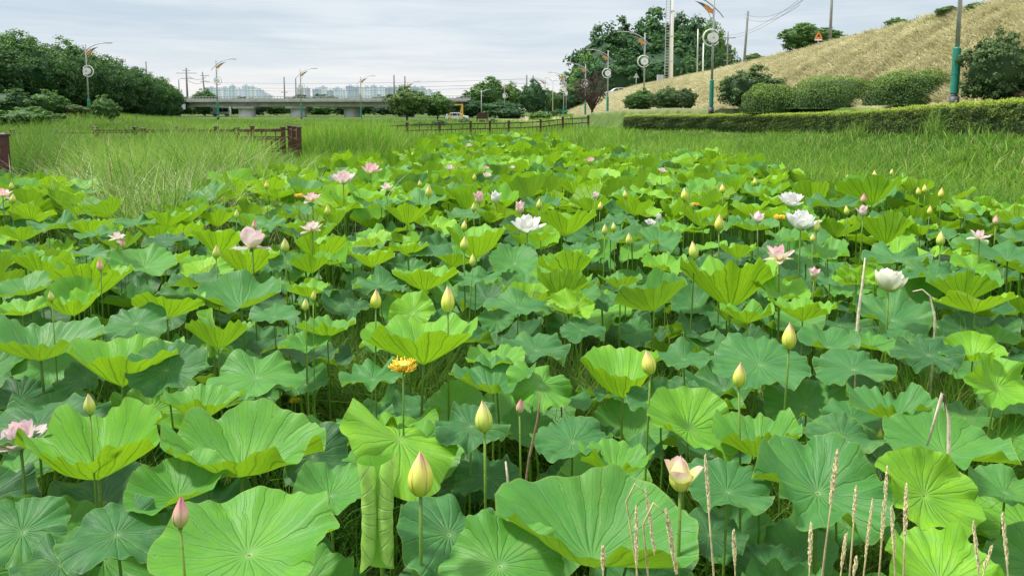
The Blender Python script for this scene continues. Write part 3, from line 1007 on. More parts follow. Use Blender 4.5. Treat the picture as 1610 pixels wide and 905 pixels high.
def make_flower(px, py, size, kind, mat, label, seed, group, zt=1.42):
    rg = np.random.default_rng(seed)
    s = (py - HORY) / F
    d = (HC - zt) / s
    real = size * d / F
    tgt = {'bud': (.05, .14), 'seed': (.05, .09)}.get(kind, (.10, .26))
    cl = min(max(real, tgt[0]), tgt[1])
    d *= cl / real
    real = cl
    p = at_y(px, py, d)
    name = {'bud': 'lotus_bud', 'seed': 'lotus_seed_head'}.get(kind, 'lotus_flower')
    g = float(gz(p.x, p.y))
    lean = (rg.normal() * .02, rg.normal() * .02)
    root = empty(name, (p.x, p.y, g), 0, label, {'bud': 'flower bud', 'seed': 'seed pod'}.get(kind, 'flower'), group)
    Rm = tilt_rot(rg, .08)
    c = np.array([0, 0, p.z - g])
    if kind == 'bud':
        L = real
        top = c - Rm @ np.array([0, 0, L / 2])
        v, q, fl = bud_mesh(rg, L, L * .285 * rg.uniform(.92, 1.08))
        mesh_np('closed_petals', v @ Rm.T + top, q, mat, root, flat=fl)
        n = 10
        mm = MB()
        mm.tube([tuple(top + Rm @ np.array([0, 0, -.008])), tuple(top + Rm @ np.array([0, 0, .006])), tuple(top + Rm @ np.array([0, 0, .012]))], [.005, L * .10, L * .13], n, False)
        mm.build('bud_base', M['stalk'], root, True)
    elif kind == 'seed':
        r = real * .36
        top = c - np.array([0, 0, r * .6])
        make_pod(root, top, Rm, r, True, rg)
    elif kind == 'half':
        L = real * 1.0
        top = c - Rm @ np.array([0, 0, L * .45])
        v, q, fl = bud_mesh(rg, L * .86, L * .27, 6, loosen=.25)
        mesh_np('inner_petals', v @ Rm.T + top, q, mat, root, flat=fl)
        for k in range(4):
            v, q, fl = petal(rg, L * .78, L * .5, R_(18 + rg.uniform(0, 30)), R_(-10), k * PI / 2 + rg.uniform(-.3, .3), .2 * L * .3, .5)
            mesh_np('petal', v @ Rm.T + top, q, mat, root, flat=fl)
    else:
        if kind == 'open':
            rings = [(6, 10, -28, .56, .42), (8, 36, -32, .62, .46), (8, 62, -26, .66, .48)]
            Lr = .56
        elif kind == 'cup':
            rings = [(7, 30, -42, .66, .46), (7, 46, -52, .72, .50), (6, 66, -62, .74, .52)]
            Lr = .9
        elif kind == 'shallow':   # fewer, spread petals
            rings = [(4, 25, -20, .50, .42), (6, 60, -15, .58, .42), (3, 92, 12, .55, .38)]
            Lr = .5
        elif kind == 'loose':     # a few big upright petals, one fallen open
            rings = [(3, 44, -46, .66, .60), (3, 60, -50, .60, .56), (2, 98, -8, .56, .40)]
            Lr = .75
        rad0 = real * .05
        top = c - Rm @ np.array([0, 0, real * (.22 if kind != 'cup' else .34)])
        k0 = 0
        for (n, a0, bd, ln, wd) in rings:
            ph = rg.uniform(0, 6.28)
            for k in range(n):
                v, q, fl = petal(rg, real * ln * 1.15 * rg.uniform(.92, 1.06), real * wd * rg.uniform(.9, 1.1) * (1 if kind in ('cup', 'loose') else .82), R_(a0 + rg.normal() * 5),
                                 R_(bd + rg.normal() * 8), ph + 2 * PI * k / n + rg.normal() * .08, rad0, .42)
                mesh_np('petal', v @ Rm.T + top, q, mat, root, flat=fl)
        make_pod(root, top, Rm, real * .085, True, rg)
        if kind == 'cup':
            pass
    # stalk up to the base
    tp = top + Rm @ np.array([0, 0, -.004])
    stalk_to(root, tuple(tp), max(.0035, min(.006, real * .05)), lean)
    return root, d


BG = 'closed lotus buds on tall stalks'
FG = 'open lotus flowers among the leaves'
FL = [
 # big buds (px, py, size, kind, mat, label, anchor phrase)
 (661,742,75,'bud','bud_yellow','largest plump yellow bud with pale pink tip, beside the rolled young leaf','largest yellow bud'),
 (760,653,50,'bud','bud_green','green bud with pink tip on tall stalk rising above dark leaf','green bud on tall bare stalk'),
 (704,469,42,'bud','bud_yellow','tall yellow bud standing high above the wide bright green leaf','tall yellow bud over wide leaf'),
 (591,469,30,'bud','bud_yellow','small yellow bud with pinkish tip beside the round upright leaf','small bud by round upright leaf'),
 (1241,527,44,'bud','bud_yellow','yellow and orange bud on tallest stalk above blue green leaf','orange tinted tall bud'),
 (1163,588,42,'bud','bud_yellow','pink edged yellow bud standing before the flat blue green leaf','pink edged yellow bud'),
 (1019,568,40,'bud','bud_yellow','yellow pink bud above the bright cupped leaf','yellow pink bud over cupped leaf'),
 (140,634,34,'bud','bud_green','small pale yellow bud rising between two cupped leaves','pale bud between cupped leaves'),
 (284,803,50,'bud','bud_pink','pink bud with green base over the biggest round leaf','pink bud over biggest round leaf'),
 (157,416,20,'bud','bud_pink','brownish pink bud over a bright funnel leaf','brownish bud over funnel leaf'),
 (80,465,18,'bud','bud_green','small green bud near a broad pale leaf','small bud near broad pale leaf'),
 (340,395,22,'bud','bud_green','slim green yellow bud beside the pale pink loose flower','slim bud beside pale pink flower'),
 (448,385,24,'bud','bud_green','leaning yellow green bud beyond the pale pink loose flower','leaning yellow green bud'),
 (480,478,20,'bud','bud_green','lower of two green buds close together','lower twin green bud'),
 (493,464,17,'bud','bud_green','upper of two green buds close together','upper twin green bud'),
 (730,382,23,'bud','bud_green','yellow green bud against the large ribbed funnel leaf','bud against ribbed funnel leaf'),
 (743,408,20,'bud','bud_green','small green bud just beneath the yellow green bud','small bud under yellow green bud'),
 (674,300,20,'bud','bud_yellow','yellow bud alone over the pale dished leaf','yellow bud over pale dished leaf'),
 (730,354,17,'bud','bud_yellow','pale yellow bud behind the ribbed funnel leaf','pale yellow bud behind funnel leaf'),
 (745,325,15,'bud','bud_green','dull green bud beneath the plump pink bud','dull bud beneath pink bud'),
 (1131,349,28,'bud','bud_yellow','tall pale yellow bud standing near a pod with one petal','tall pale yellow bud'),
 (1090,392,28,'bud','bud_green','pale green bud on a long stalk above deep bright leaf','pale green long stalked bud'),
 (1479,374,24,'bud','bud_green','yellow green bud isolated over dark leaves','isolated yellow green bud'),
 (818,637,26,'bud','bud_pink','brown tipped bud wrapped by a half rolled leaf','brown tipped bud'),
 (989,375,20,'bud','bud_green','yellow green bud, plumpest of a cluster of three','plumpest of three clustered buds'),
 (951,360,18,'bud','bud_green','green bud at one side of a cluster of three','green bud of cluster of three'),
 (965,356,15,'bud','bud_green','smallest green bud in the middle of a cluster of three','smallest bud of cluster of three'),
 (1076,305,20,'bud','bud_yellow','pale bud with white tip over a bright funnel leaf','white tipped pale bud'),
 (1136,296,16,'bud','bud_yellow','small cream bud over the low wavy leaf','small cream bud'),
 (1285,355,20,'bud','bud_green','green bud touching the edge of the large white flower','green bud touching white flower'),
 (1278,373,14,'bud','bud_yellow','tiny yellow bud under the large white flower','tiny yellow bud under white flower'),
 (1383,681,20,'bud','bud_green','small shut green bud low among dark leaves','small shut green bud low down'),
 (848,320,18,'bud','bud_green','green bud beside the pink half open flower','green bud beside pink flower'),
 (944,323,14,'bud','bud_yellow','small yellow bud beside a pale pink bud','small yellow bud beside pink bud'),
 (1331,330,16,'bud','bud_green','pale green bud at the end of a bent stalk','pale green bud on bent stalk'),
 (1358,311,16,'bud','bud_pink','pointed peach bud directly above the plump pink bud','pointed peach bud'),
 (1480,303,17,'bud','bud_yellow','pale yellow bud near the edge of the tall grass','pale yellow bud by tall grass'),
 (1454,296,14,'bud','bud_yellow','cream bud beside a pair near the tall grass','cream bud near the tall grass'),
 (1444,300,14,'bud','bud_yellow','yellowish bud in a pair near the tall grass','yellowish bud near tall grass'),
 (1462,330,15,'bud','bud_yellow','small yellow bud over a smooth pale leaf','small yellow bud on pale leaf'),
 (1566,345,16,'bud','bud_pink','brownish bud beside the folded upright leaf','brownish bud by folded leaf'),
 (1375,274,14,'bud','bud_yellow','cream bud poking out of the tall grass','cream bud in tall grass'),
 (1332,281,14,'bud','bud_yellow','yellow bud at the edge of the tall grass','yellow bud at grass edge'),
 (1402,270,10,'bud','bud_yellow','tiny bud deep within the tall grass','tiny bud in tall grass'),
 (1187,285,12,'bud','bud_yellow','tiny cream bud over a bright far leaf','tiny cream bud on far leaf'),
 (1280,400,0,'','','',''),
 (983,305,14,'bud','bud_yellow','small yellow green bud below far pink flower','small bud below far pink flower'),
 (20,312,16,'bud','bud_green','yellow green bud beside pink flower near the railing post','yellow green bud near railing post'),
 (18,292,13,'bud','bud_green','small pale bud behind the pink flower near railing post','small pale bud near railing post'),
 (372,336,14,'bud','bud_green','small pale bud standing by tall reeds','small bud by tall reeds'),
 (515,330,17,'bud','bud_green','green yellow bud beside the drooping pink flower','bud beside drooping pink flower'),
 (400,353,16,'bud','bud_pink','thin brown bud half hidden behind the pale pink flower','thin brown bud'),
 (419,291,13,'bud','bud_yellow','little cream bud in front of the reeds','little cream bud before reeds'),
 (193,382,14,'bud','bud_pink','peach bud close to a small ragged pink flower','peach bud by ragged flower'),
 (660,288,11,'bud','bud_yellow','tiny yellow bud behind the lone yellow bud','tiny yellow bud'),
 (746,278,12,'bud','bud_yellow','tiny cream bud beside far pink flower','tiny cream bud by far flower'),
 (1215,480,0,'','','',''),
 (1383,690,0,'','','',''),
 (1192,340,24,'half','palepink','pale flower with one upright petal left above a brown pod','one petalled pale flower'),
 (753,309,25,'half','pink','plump bright pink bud starting to open beside a white one','plump pink opening bud'),
 (779,308,24,'half','white','white bud starting to open beside the plump pink one','white opening bud'),
 (818,324,25,'half','pink','pink and yellow half open flower behind the large white flower','pink and yellow half open flower'),
 (1357,330,22,'half','palepink','plump pale pink bud under a pointed peach bud','plump pale pink bud'),
 (1280,427,22,'half','pink','round salmon pink bud low between leaves','round salmon pink bud'),
 (1128,402,16,'half','pink','small rose pink bud beside the bright deep leaf','small rose pink bud'),
 (936,306,15,'half','palepink','small pale pink bud over the wide funnel leaf','small pale pink bud'),
 (1070,741,68,'half','yelpink','yellow and pink half open flower above the dark leaves','yellow and pink half open flower'),
 (829,357,42,'open','white','large fully open white flower with yellow centre','fully open white flower'),
 (1259,352,46,'open','white','large white flower opened wide beneath a smaller white one','wide open white flower'),
 (1244,317,34,'open','white','smaller open white flower above the larger white one','smaller open white flower'),
 (1399,443,48,'cup','cream','white cup shaped flower resting on a large dark round leaf','white cup shaped flower'),
 (1036,340,15,'half','white','small distant white flower, upper of a close pair','upper small white flower'),
 (1022,351,15,'open','white','small distant white flower, lower of a close pair','lower small white flower'),
 (396,380,48,'loose','palepink','pale pink flower with three upright petals and one fallen open','pale pink loose flower'),
 (490,311,26,'shallow','pink','drooping bright pink flower on a thin stalk','drooping pink flower'),
 (490,357,28,'shallow','palepink','small pale pink flower beneath the drooping pink one','pale pink flower under drooping one'),
 (583,268,25,'open','pink','bright pink star shaped flower standing tallest beyond the leaves','bright pink star flower'),
 (540,283,32,'open','palepink','wide pale pink flower lying low near the star shaped one','wide pale pink flower'),
 (608,294,18,'shallow','palepink','peach flower shedding petals under the star shaped one','peach flower shedding petals'),
 (185,372,20,'shallow','palepink','ragged small pink flower behind a cupped leaf','ragged small pink flower'),
 (32,693,62,'open','palepink','big pale pink flower fully open at the pond edge','big pale pink open flower'),
 (1225,400,42,'shallow','pink','spreading pink flower with yellow centre and flat petals','spreading pink flower'),
 (1541,370,27,'shallow','palepink','crumpled pale pink flower over large grey green leaf','crumpled pale pink flower'),
 (4,304,24,'shallow','pink','pink flower with peach base near the brown railing post','pink flower near railing post'),
 (707,265,12,'open','palepink','tiny far pink flower apart from the others','tiny far pink flower'),
 (765,277,12,'open','palepink','tiny far peach flower in the middle of the pond','tiny far peach flower'),
 (764,265,9,'open','pink','tiny pink flower behind the peach one','tiny pink flower behind'),
 (806,264,8,'open','palepink','faint far pink flower among bright leaves','faint far pink flower'),
 (860,280,0,'','','',''),
 (928,253,12,'open','pink','lone far pink flower at the pond end','lone far pink flower'),
 (1041,269,11,'open','palepink','far pale pink flower near grass edge','far pale flower near grass'),
 (875,276,9,'half','pink','faint small pink bud over bright leaf','faint small pink bud'),
 (737,229,8,'open','palepink','very distant white pink flower before the far railing','very distant pale flower'),
 (722,868,18,'half','palepink','pale pink bud just showing between two dark leaves','pale pink bud between dark leaves'),
 (634,578,36,'seed','','yellow fringed seed head on a tall straight stalk','yellow fringed seed head'),
 (470,309,12,'seed','','small far orange seed head beside the drooping pink flower','small far orange seed head'),
 (1226,343,15,'seed','','flat orange seed head behind spreading pink flower','flat orange seed head'),
 (464,630,15,'seed','','ragged seed head with a few stamens at undergrowth','ragged seed head'),
 (1093,322,10,'seed','','small brownish seed head in mid pond','small brownish seed head'),
]
FLN = {'bud': BG, 'half': FG, 'seed': 'seed heads that have lost their petals'}
anchors = []
for i, (px, py, sz, kind, mt, lab, an) in enumerate(FL):
    if not sz:
        continue
    if kind in ('open', 'shallow'):
        sz = sz * 1.05
    zt = 1.18 if lab.startswith('big pale pink') else 1.42
    o, d = make_flower(px, py, sz, kind, M.get(mt), lab, 300 + i, FLN.get(kind, FG), zt)
    anchors.append((px, py, an))

# ------------------------------------------------------------------ labels of the lotus leaves
def tone_word(t):
    return 'dark blue green' if t < .16 else 'blue green' if t < .33 else 'mid green' if t < .52 else 'fresh green' if t < .7 else 'yellow green' if t < .84 else 'bright lime green'


def form_word(r):
    if r['kind'] == 'roll': return 'tightly rolled young'
    if r['bend'] > 1.2: return 'folded'
    if r['tilt'] > 26: return 'round upright'
    if r['tilt'] < -10: return 'tipped back'
    if r['cup'] >= .4: return 'deep funnel'
    if r['cup'] >= .28: return 'cupped'
    if r['bend'] < -.25: return 'drooping'
    if r['cup'] >= .18: return 'dished'
    return 'flat wavy'


def size_word(w):
    return 'huge' if w > 180 else 'large' if w > 115 else 'medium' if w > 75 else 'small' if w > 50 else 'tiny'


used = {}
for r in sorted(leaf_recs, key=lambda r: -r['w']):
    cands = sorted(anchors, key=lambda a: math.hypot(a[0] - r['px'], (a[1] - r['py']) * 1.6))[:6]
    lab = None
    for a in cands:
        dx, dy = r['px'] - a[0], r['py'] - a[1]
        if abs(dy) * 1.6 > abs(dx):
            rel = ['in front of', 'well in front of'] if dy > 0 else ['behind', 'well behind']
        else:
            rel = ['just to the right of', 'some way right of'] if dx > 0 else ['just to the left of', 'some way left of']
        rl = rel[0] if math.hypot(dx, dy) < 130 else rel[1]
        l = f"{size_word(r['w'])} {tone_word(r['tone'])} {form_word(r)} leaf {rl} the {a[2]}"
        if l not in used:
            lab = l
            break
    if lab is None:
        lab = l + ', lower one'
        k = 2
        while lab in used:
            lab = l + ', ' + ORD[k] + ' one'
            k += 1
    used[lab] = 1
    lab = ' '.join(lab.split()[:16])
    tag(r['o'], lab, 'lotus leaf', 'individual lotus leaves standing in the pond')

# ------------------------------------------------------------------ dry grass stalks with seed heads
DG = [(1108,722,905,90), (1153,838,905,60), (1275,828,905,70), (1317,712,905,95), (1346,770,905,60), (1372,790,905,100), (1395,738,905,120),
      (1401,800,905,90), (1425,766,905,85), (1331,842,905,60), (1529,825,905,80), (1575,812,905,85), (1560,862,905,40), (948,862,905,45),
      (985,760,905,110), (1000,800,905,100), (1012,790,905,110), (1347,880,905,30)]
DL = ['tall thin', 'short leaning', 'dense', 'tallest straight', 'slim', 'thick ragged', 'high pale', 'twin-like', 'slender curving', 'low', 'coarse', 'stiff upright', 'half hidden', 'stumpy', 'bent', 'arched', 'shaggy', 'faint low']
for i, (px, y0, y1, hl) in enumerate(DG):
    rg = np.random.default_rng(900 + i)
    d = 1.45 + rg.uniform(-.1, .35)
    p = at_y(px, y0, d)
    root = empty('dry_grass_stalk', (p.x, p.y, 0), 0, f"{DL[i]} beige grass stalk with narrow seed head " + ('near the bank corner' if px > 1200 else 'amid big leaves'), 'grass stalk', 'dry beige grass stalks with seed heads')
    hz = p.z
    L = hl * d / F
    lx, ly = rg.normal() * .08, rg.normal() * .06
    wv = rg.uniform(.7, 1.35)
    bent = i in (14, 16)
    pts = [(lx * t * t - lx, ly * t * t - ly, hz * t) for t in np.linspace(-.02, 1, 9)]
    if bent:
        pts = pts[:-1] + [(0, 0, hz * .97), (.02, 0, hz), (.045, 0, hz * .985)]
    MB().tube(pts, [.0022] * (len(pts) - 1) + [.001], 5).build('stem', M['drystem'], root, True)
    m = MB()
    ncl = int(L / .0035)
    for k in range(ncl):
        t = k / ncl
        zz = -L * (1 - t)
        w = .0036 * wv * (math.sin(PI * min(1, t * .85 + .12)) ** .6)
        for j in range(3):
            a = rg.uniform(0, 2 * PI)
            tt = 1 + zz / hz
            c = Vector((lx * tt * tt - lx, ly * tt * tt - ly, hz + zz))
            if bent:
                c = Vector((.045 + .025 * (1 - t), 0, hz - .02 - L * (1 - t)))
            e = c + Vector((math.cos(a) * w, math.sin(a) * w, .006 + .008 * rg.random()))
            m.tube([tuple(c), tuple(e), tuple(e + Vector((0, 0, .004)))], [.0010, .0015, .0003], 4, False)
    m.build('seed_head', M['seedhead'], root, True)

def crooked(name, pts, rad, mat, label, cat='dead stalk'):
    b = pts[0]
    q = [Vector(p) - Vector((b[0], b[1], 0)) for p in pts]
    m = MB().tube(q, rad, 7)
    o = m.build(name, mat, None, True)
    o.location = (b[0], b[1], 0)
    tag(o, label, cat, 'withered stalks among the leaves')

def px_chain(lst, d, ground=True):
    pts = [tuple(at_y(a, b, d + k * .01)) for k, (a, b) in enumerate(lst)]
    if ground:
        f = pts[0]
        pts = [(f[0], f[1], -.03)] + pts
    return pts

crooked('dead_stalk', px_chain([(822, 800), (832, 720), (845, 660), (850, 615)], 2.5), [.006, .006, .005, .004, .002], M['deadwood'], 'brown twisted dead stalk leaning beside brown tipped bud')
crooked('dead_stalk', px_chain([(800, 790), (798, 750), (795, 725)], 2.3), [.005, .005, .004, .003], M['palewood'], 'short bleached stub of stalk above leaf')
crooked('dead_stalk', px_chain([(1490, 800), (1492, 660), (1482, 618), (1458, 700)], 2.3), [.006, .006, .006, .006, .003], M['palewood'], 'pale broken stalk folded over behind the round lime leaf')
crooked('dead_stalk', px_chain([(1346, 540), (1350, 490), (1356, 445), (1360, 405)], 3.8), [.008, .008, .008, .006, .003], M['palewood'], 'pale brown dead stalk standing beside white cup shaped flower')
crooked('dead_stalk', px_chain([(1470, 500), (1462, 465), (1450, 455), (1435, 458)], 3.9), [.006, .006, .005, .004, .003], M['palewood'], 'bent whitish stalk next to white cup shaped flower')

# ------------------------------------------------------------------ grasses
def blades(name, x, y, z, h, w, lean, mat, label, tone=None, seed=0, segs=4, cat='grass', leandir=None, curve=1.0):
    rg = np.random.default_rng(seed)
    n = len(x)
    az = rg.uniform(0, 2 * PI, n) if leandir is None else leandir + rg.normal(0, .7, n)
    fa = rg.uniform(0, 2 * PI, n)
    t = np.linspace(0, 1, segs + 1)
    ln = lean * h
    T = t[None, :]
    cx = x[:, None] + np.cos(az)[:, None] * ln[:, None] * T ** 2
    cy = y[:, None] + np.sin(az)[:, None] * ln[:, None] * T ** 2
    cz = z[:, None] + h[:, None] * (T - curve * .35 * lean[:, None] * T ** 3) - .03
    ww = w[:, None] * (1 - T ** 2.2) * .5 + .0004
    dx = np.cos(fa)[:, None] * ww
    dy = np.sin(fa)[:, None] * ww
    A = np.stack([cx - dx, cy - dy, cz], -1)
    B = np.stack([cx + dx, cy + dy, cz], -1)
    v = np.stack([A, B], 2).reshape(-1, 3)
    base = (np.arange(n) * (segs + 1) * 2)[:, None]
    k = (np.arange(segs) * 2)[None, :]
    q = np.stack([base + k, base + k + 1, base + k + 3, base + k + 2], -1).reshape(-1, 4)
    tone = rg.random(n) if tone is None else tone
    rn = rg.random(n)
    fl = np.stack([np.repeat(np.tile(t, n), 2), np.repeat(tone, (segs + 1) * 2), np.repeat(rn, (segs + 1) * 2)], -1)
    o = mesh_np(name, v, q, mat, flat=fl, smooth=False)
    tag(o, label, cat, kind='stuff')
    return o


rg = np.random.default_rng(21)
# undergrowth between the stalks
n = 90000
d = 1.2 + 9 * rg.random(n) ** .75
x = (rg.random(n) * 2 - 1) * (.78 * d + .6)
keep = nz2(x, d, 2.2, 8) + rg.normal(0, .4, n) > -.35
x, d = x[keep], d[keep]
n = len(x)
hh = rg.uniform(.14, .62, n) * (1 + .3 * nz2(x, d, 1.5, 9))
blades('undergrowth_grass', x, d, gz(x, d), hh, rg.uniform(.003, .009, n), rg.uniform(.1, 1.0, n), M['under'],
       'dark fine grass growing between the lotus stalks', np.clip(rg.normal(.45, .3, n), 0, 1), 3, segs=3)
n = 16000
a = rg.integers(0, len(GAPS), n)
gx = np.array([g[0] for g in GAPS])[a] + rg.normal(0, .22, n)
gy = np.array([g[1] for g in GAPS])[a] + rg.normal(0, .28, n)
blades('undergrowth_grass', gx, gy, gz(gx, gy) + .1, rg.uniform(.3, .85, n), rg.uniform(.005, .014, n), rg.uniform(.2, 1.1, n), M['weed'],
       'paler tufts of weeds showing through gaps between leaves', np.clip(rg.normal(.3, .25, n), 0, 1), 5, segs=3)

# grass standing among the far leaves
n = 42000
d = 12 + 34 * rg.random(n)
x = (rg.random(n) * 2 - 1) * .74 * d
pc = W / 2 + F * x / d
pl = HORY + F * (HC - 1.15) / d
edge = nz2(x, d, .9, 95) + rg.normal(0, .35, n)
k = in_zone(pc, pl) & (edge > .45 - .75 * sstep(16, 30, d) - .5 * sstep(380, 180, np.abs(pc - 560)) * 0)
x, d = x[k], d[k]
n = len(x)
blades('marsh_grass', x, d, gz(x, d), rg.uniform(1.0, 1.5, n), rg.uniform(.010, .022, n) * (1 + d / 50), rg.uniform(.05, .5, n), M['grass'],
       'green grass breaking through the lotus leaves far out', np.clip(rg.normal(.6, .25, n), 0, 1), 33, 4)

n = 26000
d = 1.5 + 8.5 * rg.random(n) ** .8
x = (rg.random(n) * 2 - 1) * (.72 * d + .4)
k = nz2(x, d, 2.6, 77) + rg.normal(0, .2, n) > .30
x, d = x[k], d[k]
n = len(x)
blades('undergrowth_grass', x, d, gz(x, d) + .1, rg.uniform(.35, .82, n), rg.uniform(.004, .012, n), rg.uniform(.2, 1.0, n), M['weed'],
       'fresh green weeds in patches under the lotus leaves', np.clip(rg.normal(.35, .25, n), 0, 1), 35, segs=3)

# surrounding marsh grass
n = 420000
d = 8 + 50 * rg.random(n) ** 1.0
x = (rg.random(n) * 2 - 1) * (.74 * d + 2)
px = W / 2 + F * x / d
pyl = HORY + F * (HC - 1.15) / d
g = gz(x, d)
hx = np.interp(d, HEDGE_Y, HEDGE_X)
inside = in_zone(px, pyl + rg.normal(0, 4, n))
keep = (~inside) & (x < hx - .4 + .3 * rg.normal(0, 1, n))
keep &= rg.random(n) < np.clip(1.25 - d / 90, .3, 1)
x, d, px, g, hx = x[keep], d[keep], px[keep], g[keep], hx[keep]
n = len(x)
pyg = HORY + F * (HC - 1.15) / d
right = px > 900
# height of the grass, by place
h = np.full(n, .95)
h = np.where(right, 1.05 - .45 * sstep(0, 1.3, g) + .12 * nz2(x, d, .8, 31), h)
reedL = sstep(60, 170, px) * sstep(480, 400, px) * sstep(26, 19, d)
h = np.where(~right, .95 + (.75 + .45 * nz2(x, d, 1.3, 72)) * reedL, h)
h = np.where((px > 400) & (px < 475) & (d < 36), np.minimum(h, .75), h)
reedC = sstep(472, 490, px) * sstep(640, 590, px) * sstep(26, 33, d) * sstep(46, 40, d)
h = h + .85 * reedC
reedR = sstep(850, 930, px) * sstep(1010, 980, px) * sstep(32, 38, d)
h = h + .35 * reedR
midlow = (px > 600) & (px < 930)
h = np.where(midlow, h * (.62 + .5 * sstep(28, 36, d)), h)
h = np.where((px < 400) & (d > 19) & (d < 31) & (px > 20), 1.58 + .6 * nz2(x, d, 1.5, 71), h)
h = np.where((d > 36) & (px < 470), .9, h)
h = np.where(right, h * (1 - .65 * sstep(5.5, 2.0, hx - x)), h)
h = h * (1 + .16 * nz2(x, d, 1.1, 12) + .12 * nz2(x, d, 4.0, 13)) * rg.uniform(.5, 1.15, n)
wdt = rg.uniform(.009, .022, n) * (1 + d / 40)
tone = np.clip(.5 + .25 * nz2(x, d, .5, 14) + .22 * nz2(x, d, 3.0, 15) + rg.normal(0, .25, n), 0, 1)
tone = np.where(px < 110, tone * .6, tone)
tone = np.where(right & (px > 1150), tone * .72, tone)
isreed = (reedL > .35)
sel = ~isreed & right
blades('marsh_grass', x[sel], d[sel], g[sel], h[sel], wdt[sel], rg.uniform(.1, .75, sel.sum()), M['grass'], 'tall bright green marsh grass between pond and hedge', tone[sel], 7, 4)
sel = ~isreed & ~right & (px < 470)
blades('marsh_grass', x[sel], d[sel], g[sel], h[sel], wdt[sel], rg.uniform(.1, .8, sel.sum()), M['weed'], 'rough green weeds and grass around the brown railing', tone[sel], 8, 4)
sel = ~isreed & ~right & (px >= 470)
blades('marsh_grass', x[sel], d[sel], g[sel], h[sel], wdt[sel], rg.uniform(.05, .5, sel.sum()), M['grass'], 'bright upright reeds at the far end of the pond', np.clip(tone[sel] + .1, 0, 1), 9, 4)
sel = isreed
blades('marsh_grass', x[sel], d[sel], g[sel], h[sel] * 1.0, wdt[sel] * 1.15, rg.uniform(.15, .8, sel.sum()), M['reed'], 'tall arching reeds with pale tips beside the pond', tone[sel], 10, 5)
# pale seed plumes over the reeds
n = 2400
d = rg.uniform(9.5, 17, n); px = rg.normal(270, 95, n) + 30 * np.sin(d * 2)
x = (px - W / 2) / F * d
hh = rg.uniform(1.0, 1.95, n)
blades('reed_grass', x, d, gz(x, d), hh, rg.uniform(.006, .012, n), rg.uniform(.3, .9, n), M['straw'], 'pale beige seeding grass tops leaning over reeds', rg.uniform(.5, 1, n), 17, 6)
# long broad reed leaves
n = 900
d = rg.uniform(10, 20, n); px = rg.uniform(130, 460, n)
x = (px - W / 2) / F * d
blades('reed_grass', x, d, gz(x, d), rg.uniform(1.1, 2.0, n) * np.where(px > 400, .6, 1), rg.uniform(.015, .03, n), rg.uniform(.25, .9, n), M['reed'], 'long broad reed leaves among seeding grass', rg.uniform(.1, .8, n), 18, 6)
n = 7500
d = rg.uniform(13, 40, n); px = rg.uniform(1000, 1610, n)
x = (px - W / 2) / F * d
ok = x < np.interp(d, HEDGE_Y, HEDGE_X) - .8
ok &= ~in_zone(px, HORY + F * (HC - 1.15) / d)
x, d = x[ok], d[ok]
n = len(x)
blades('reed_grass', x, d, gz(x, d), rg.uniform(.5, 1.2, n) * (1 - .5 * sstep(5, 2, np.interp(d, HEDGE_Y, HEDGE_X) - x)), rg.uniform(.014, .034, n), rg.uniform(.2, .9, n), M['reed'], 'broad arching blades in the grass before the hedge', rg.uniform(.2, .9, n), 19, 5)
# taller clumps of reeds, left of the pond and before the hedge
rgc = np.random.default_rng(404)
cx_, cd_, ch_ = [], [], []
for k in range(46):
    pc = rgc.uniform(120, 455); dc = rgc.uniform(10, 20)
    hc = rgc.uniform(1.3, 2.15) * (1 if pc < 400 else .75)
    m_ = int(rgc.uniform(50, 150))
    cx_.append((pc - W / 2) / F * dc + rgc.normal(0, .22, m_)); cd_.append(dc + rgc.normal(0, .22, m_)); ch_.append(hc * rgc.uniform(.55, 1.08, m_))
for k in range(70):
    dc = rgc.uniform(13, 40); pc = rgc.uniform(1000, 1620)
    xc = (pc - W / 2) / F * dc
    if in_zone(np.array([pc]), np.array([HORY + F * (HC - 1.15) / dc]))[0] or xc > np.interp(dc, HEDGE_Y, HEDGE_X) - .9:
        continue
    m_ = int(rgc.uniform(30, 90))
    cx_.append(xc + rgc.normal(0, .2, m_)); cd_.append(dc + rgc.normal(0, .2, m_)); ch_.append(rgc.uniform(.8, 1.35) * rgc.uniform(.55, 1.08, m_))
for k in range(26):
    dc = rgc.uniform(34, 52); pc = rgc.uniform(480, 700)
    m_ = 60
    cx_.append((pc - W / 2) / F * dc + rgc.normal(0, .4, m_)); cd_.append(dc + rgc.normal(0, .4, m_)); ch_.append(rgc.uniform(1.3, 1.8) * rgc.uniform(.6, 1.05, m_))
x = np.concatenate(cx_); d = np.concatenate(cd_); hh = np.concatenate(ch_); n = len(x)
blades('reed_grass', x, d, gz(x, d), hh, rg.uniform(.014, .028, n), rg.uniform(.1, .6, n), M['reed'], 'taller clumps of reeds standing out of the marsh grass', np.clip(rg.normal(.5, .3, n), 0, 1), 61, 6)
# ragged growth along the levee crest
n = 5200
d = 20 + 130 * rg.random(n) ** 1.5
keep = nz2(d, d * .3, .9, 83) + rg.normal(0, .3, n) > .1
d = d[keep]; n = len(d)
x = np.interp(d, CR_Y, CR_X) + rg.normal(.3, .6, n)
blades('bank_grass', x, d, gz(x, d), rg.uniform(.2, .65, n) * (1 + .4 * nz2(d, d, 1.7, 85)), rg.uniform(.02, .05, n) * (1 + d / 80), rg.uniform(.1, .8, n), M['bank'], 'ragged weeds growing along the levee crest', rg.random(n), 62, 3)
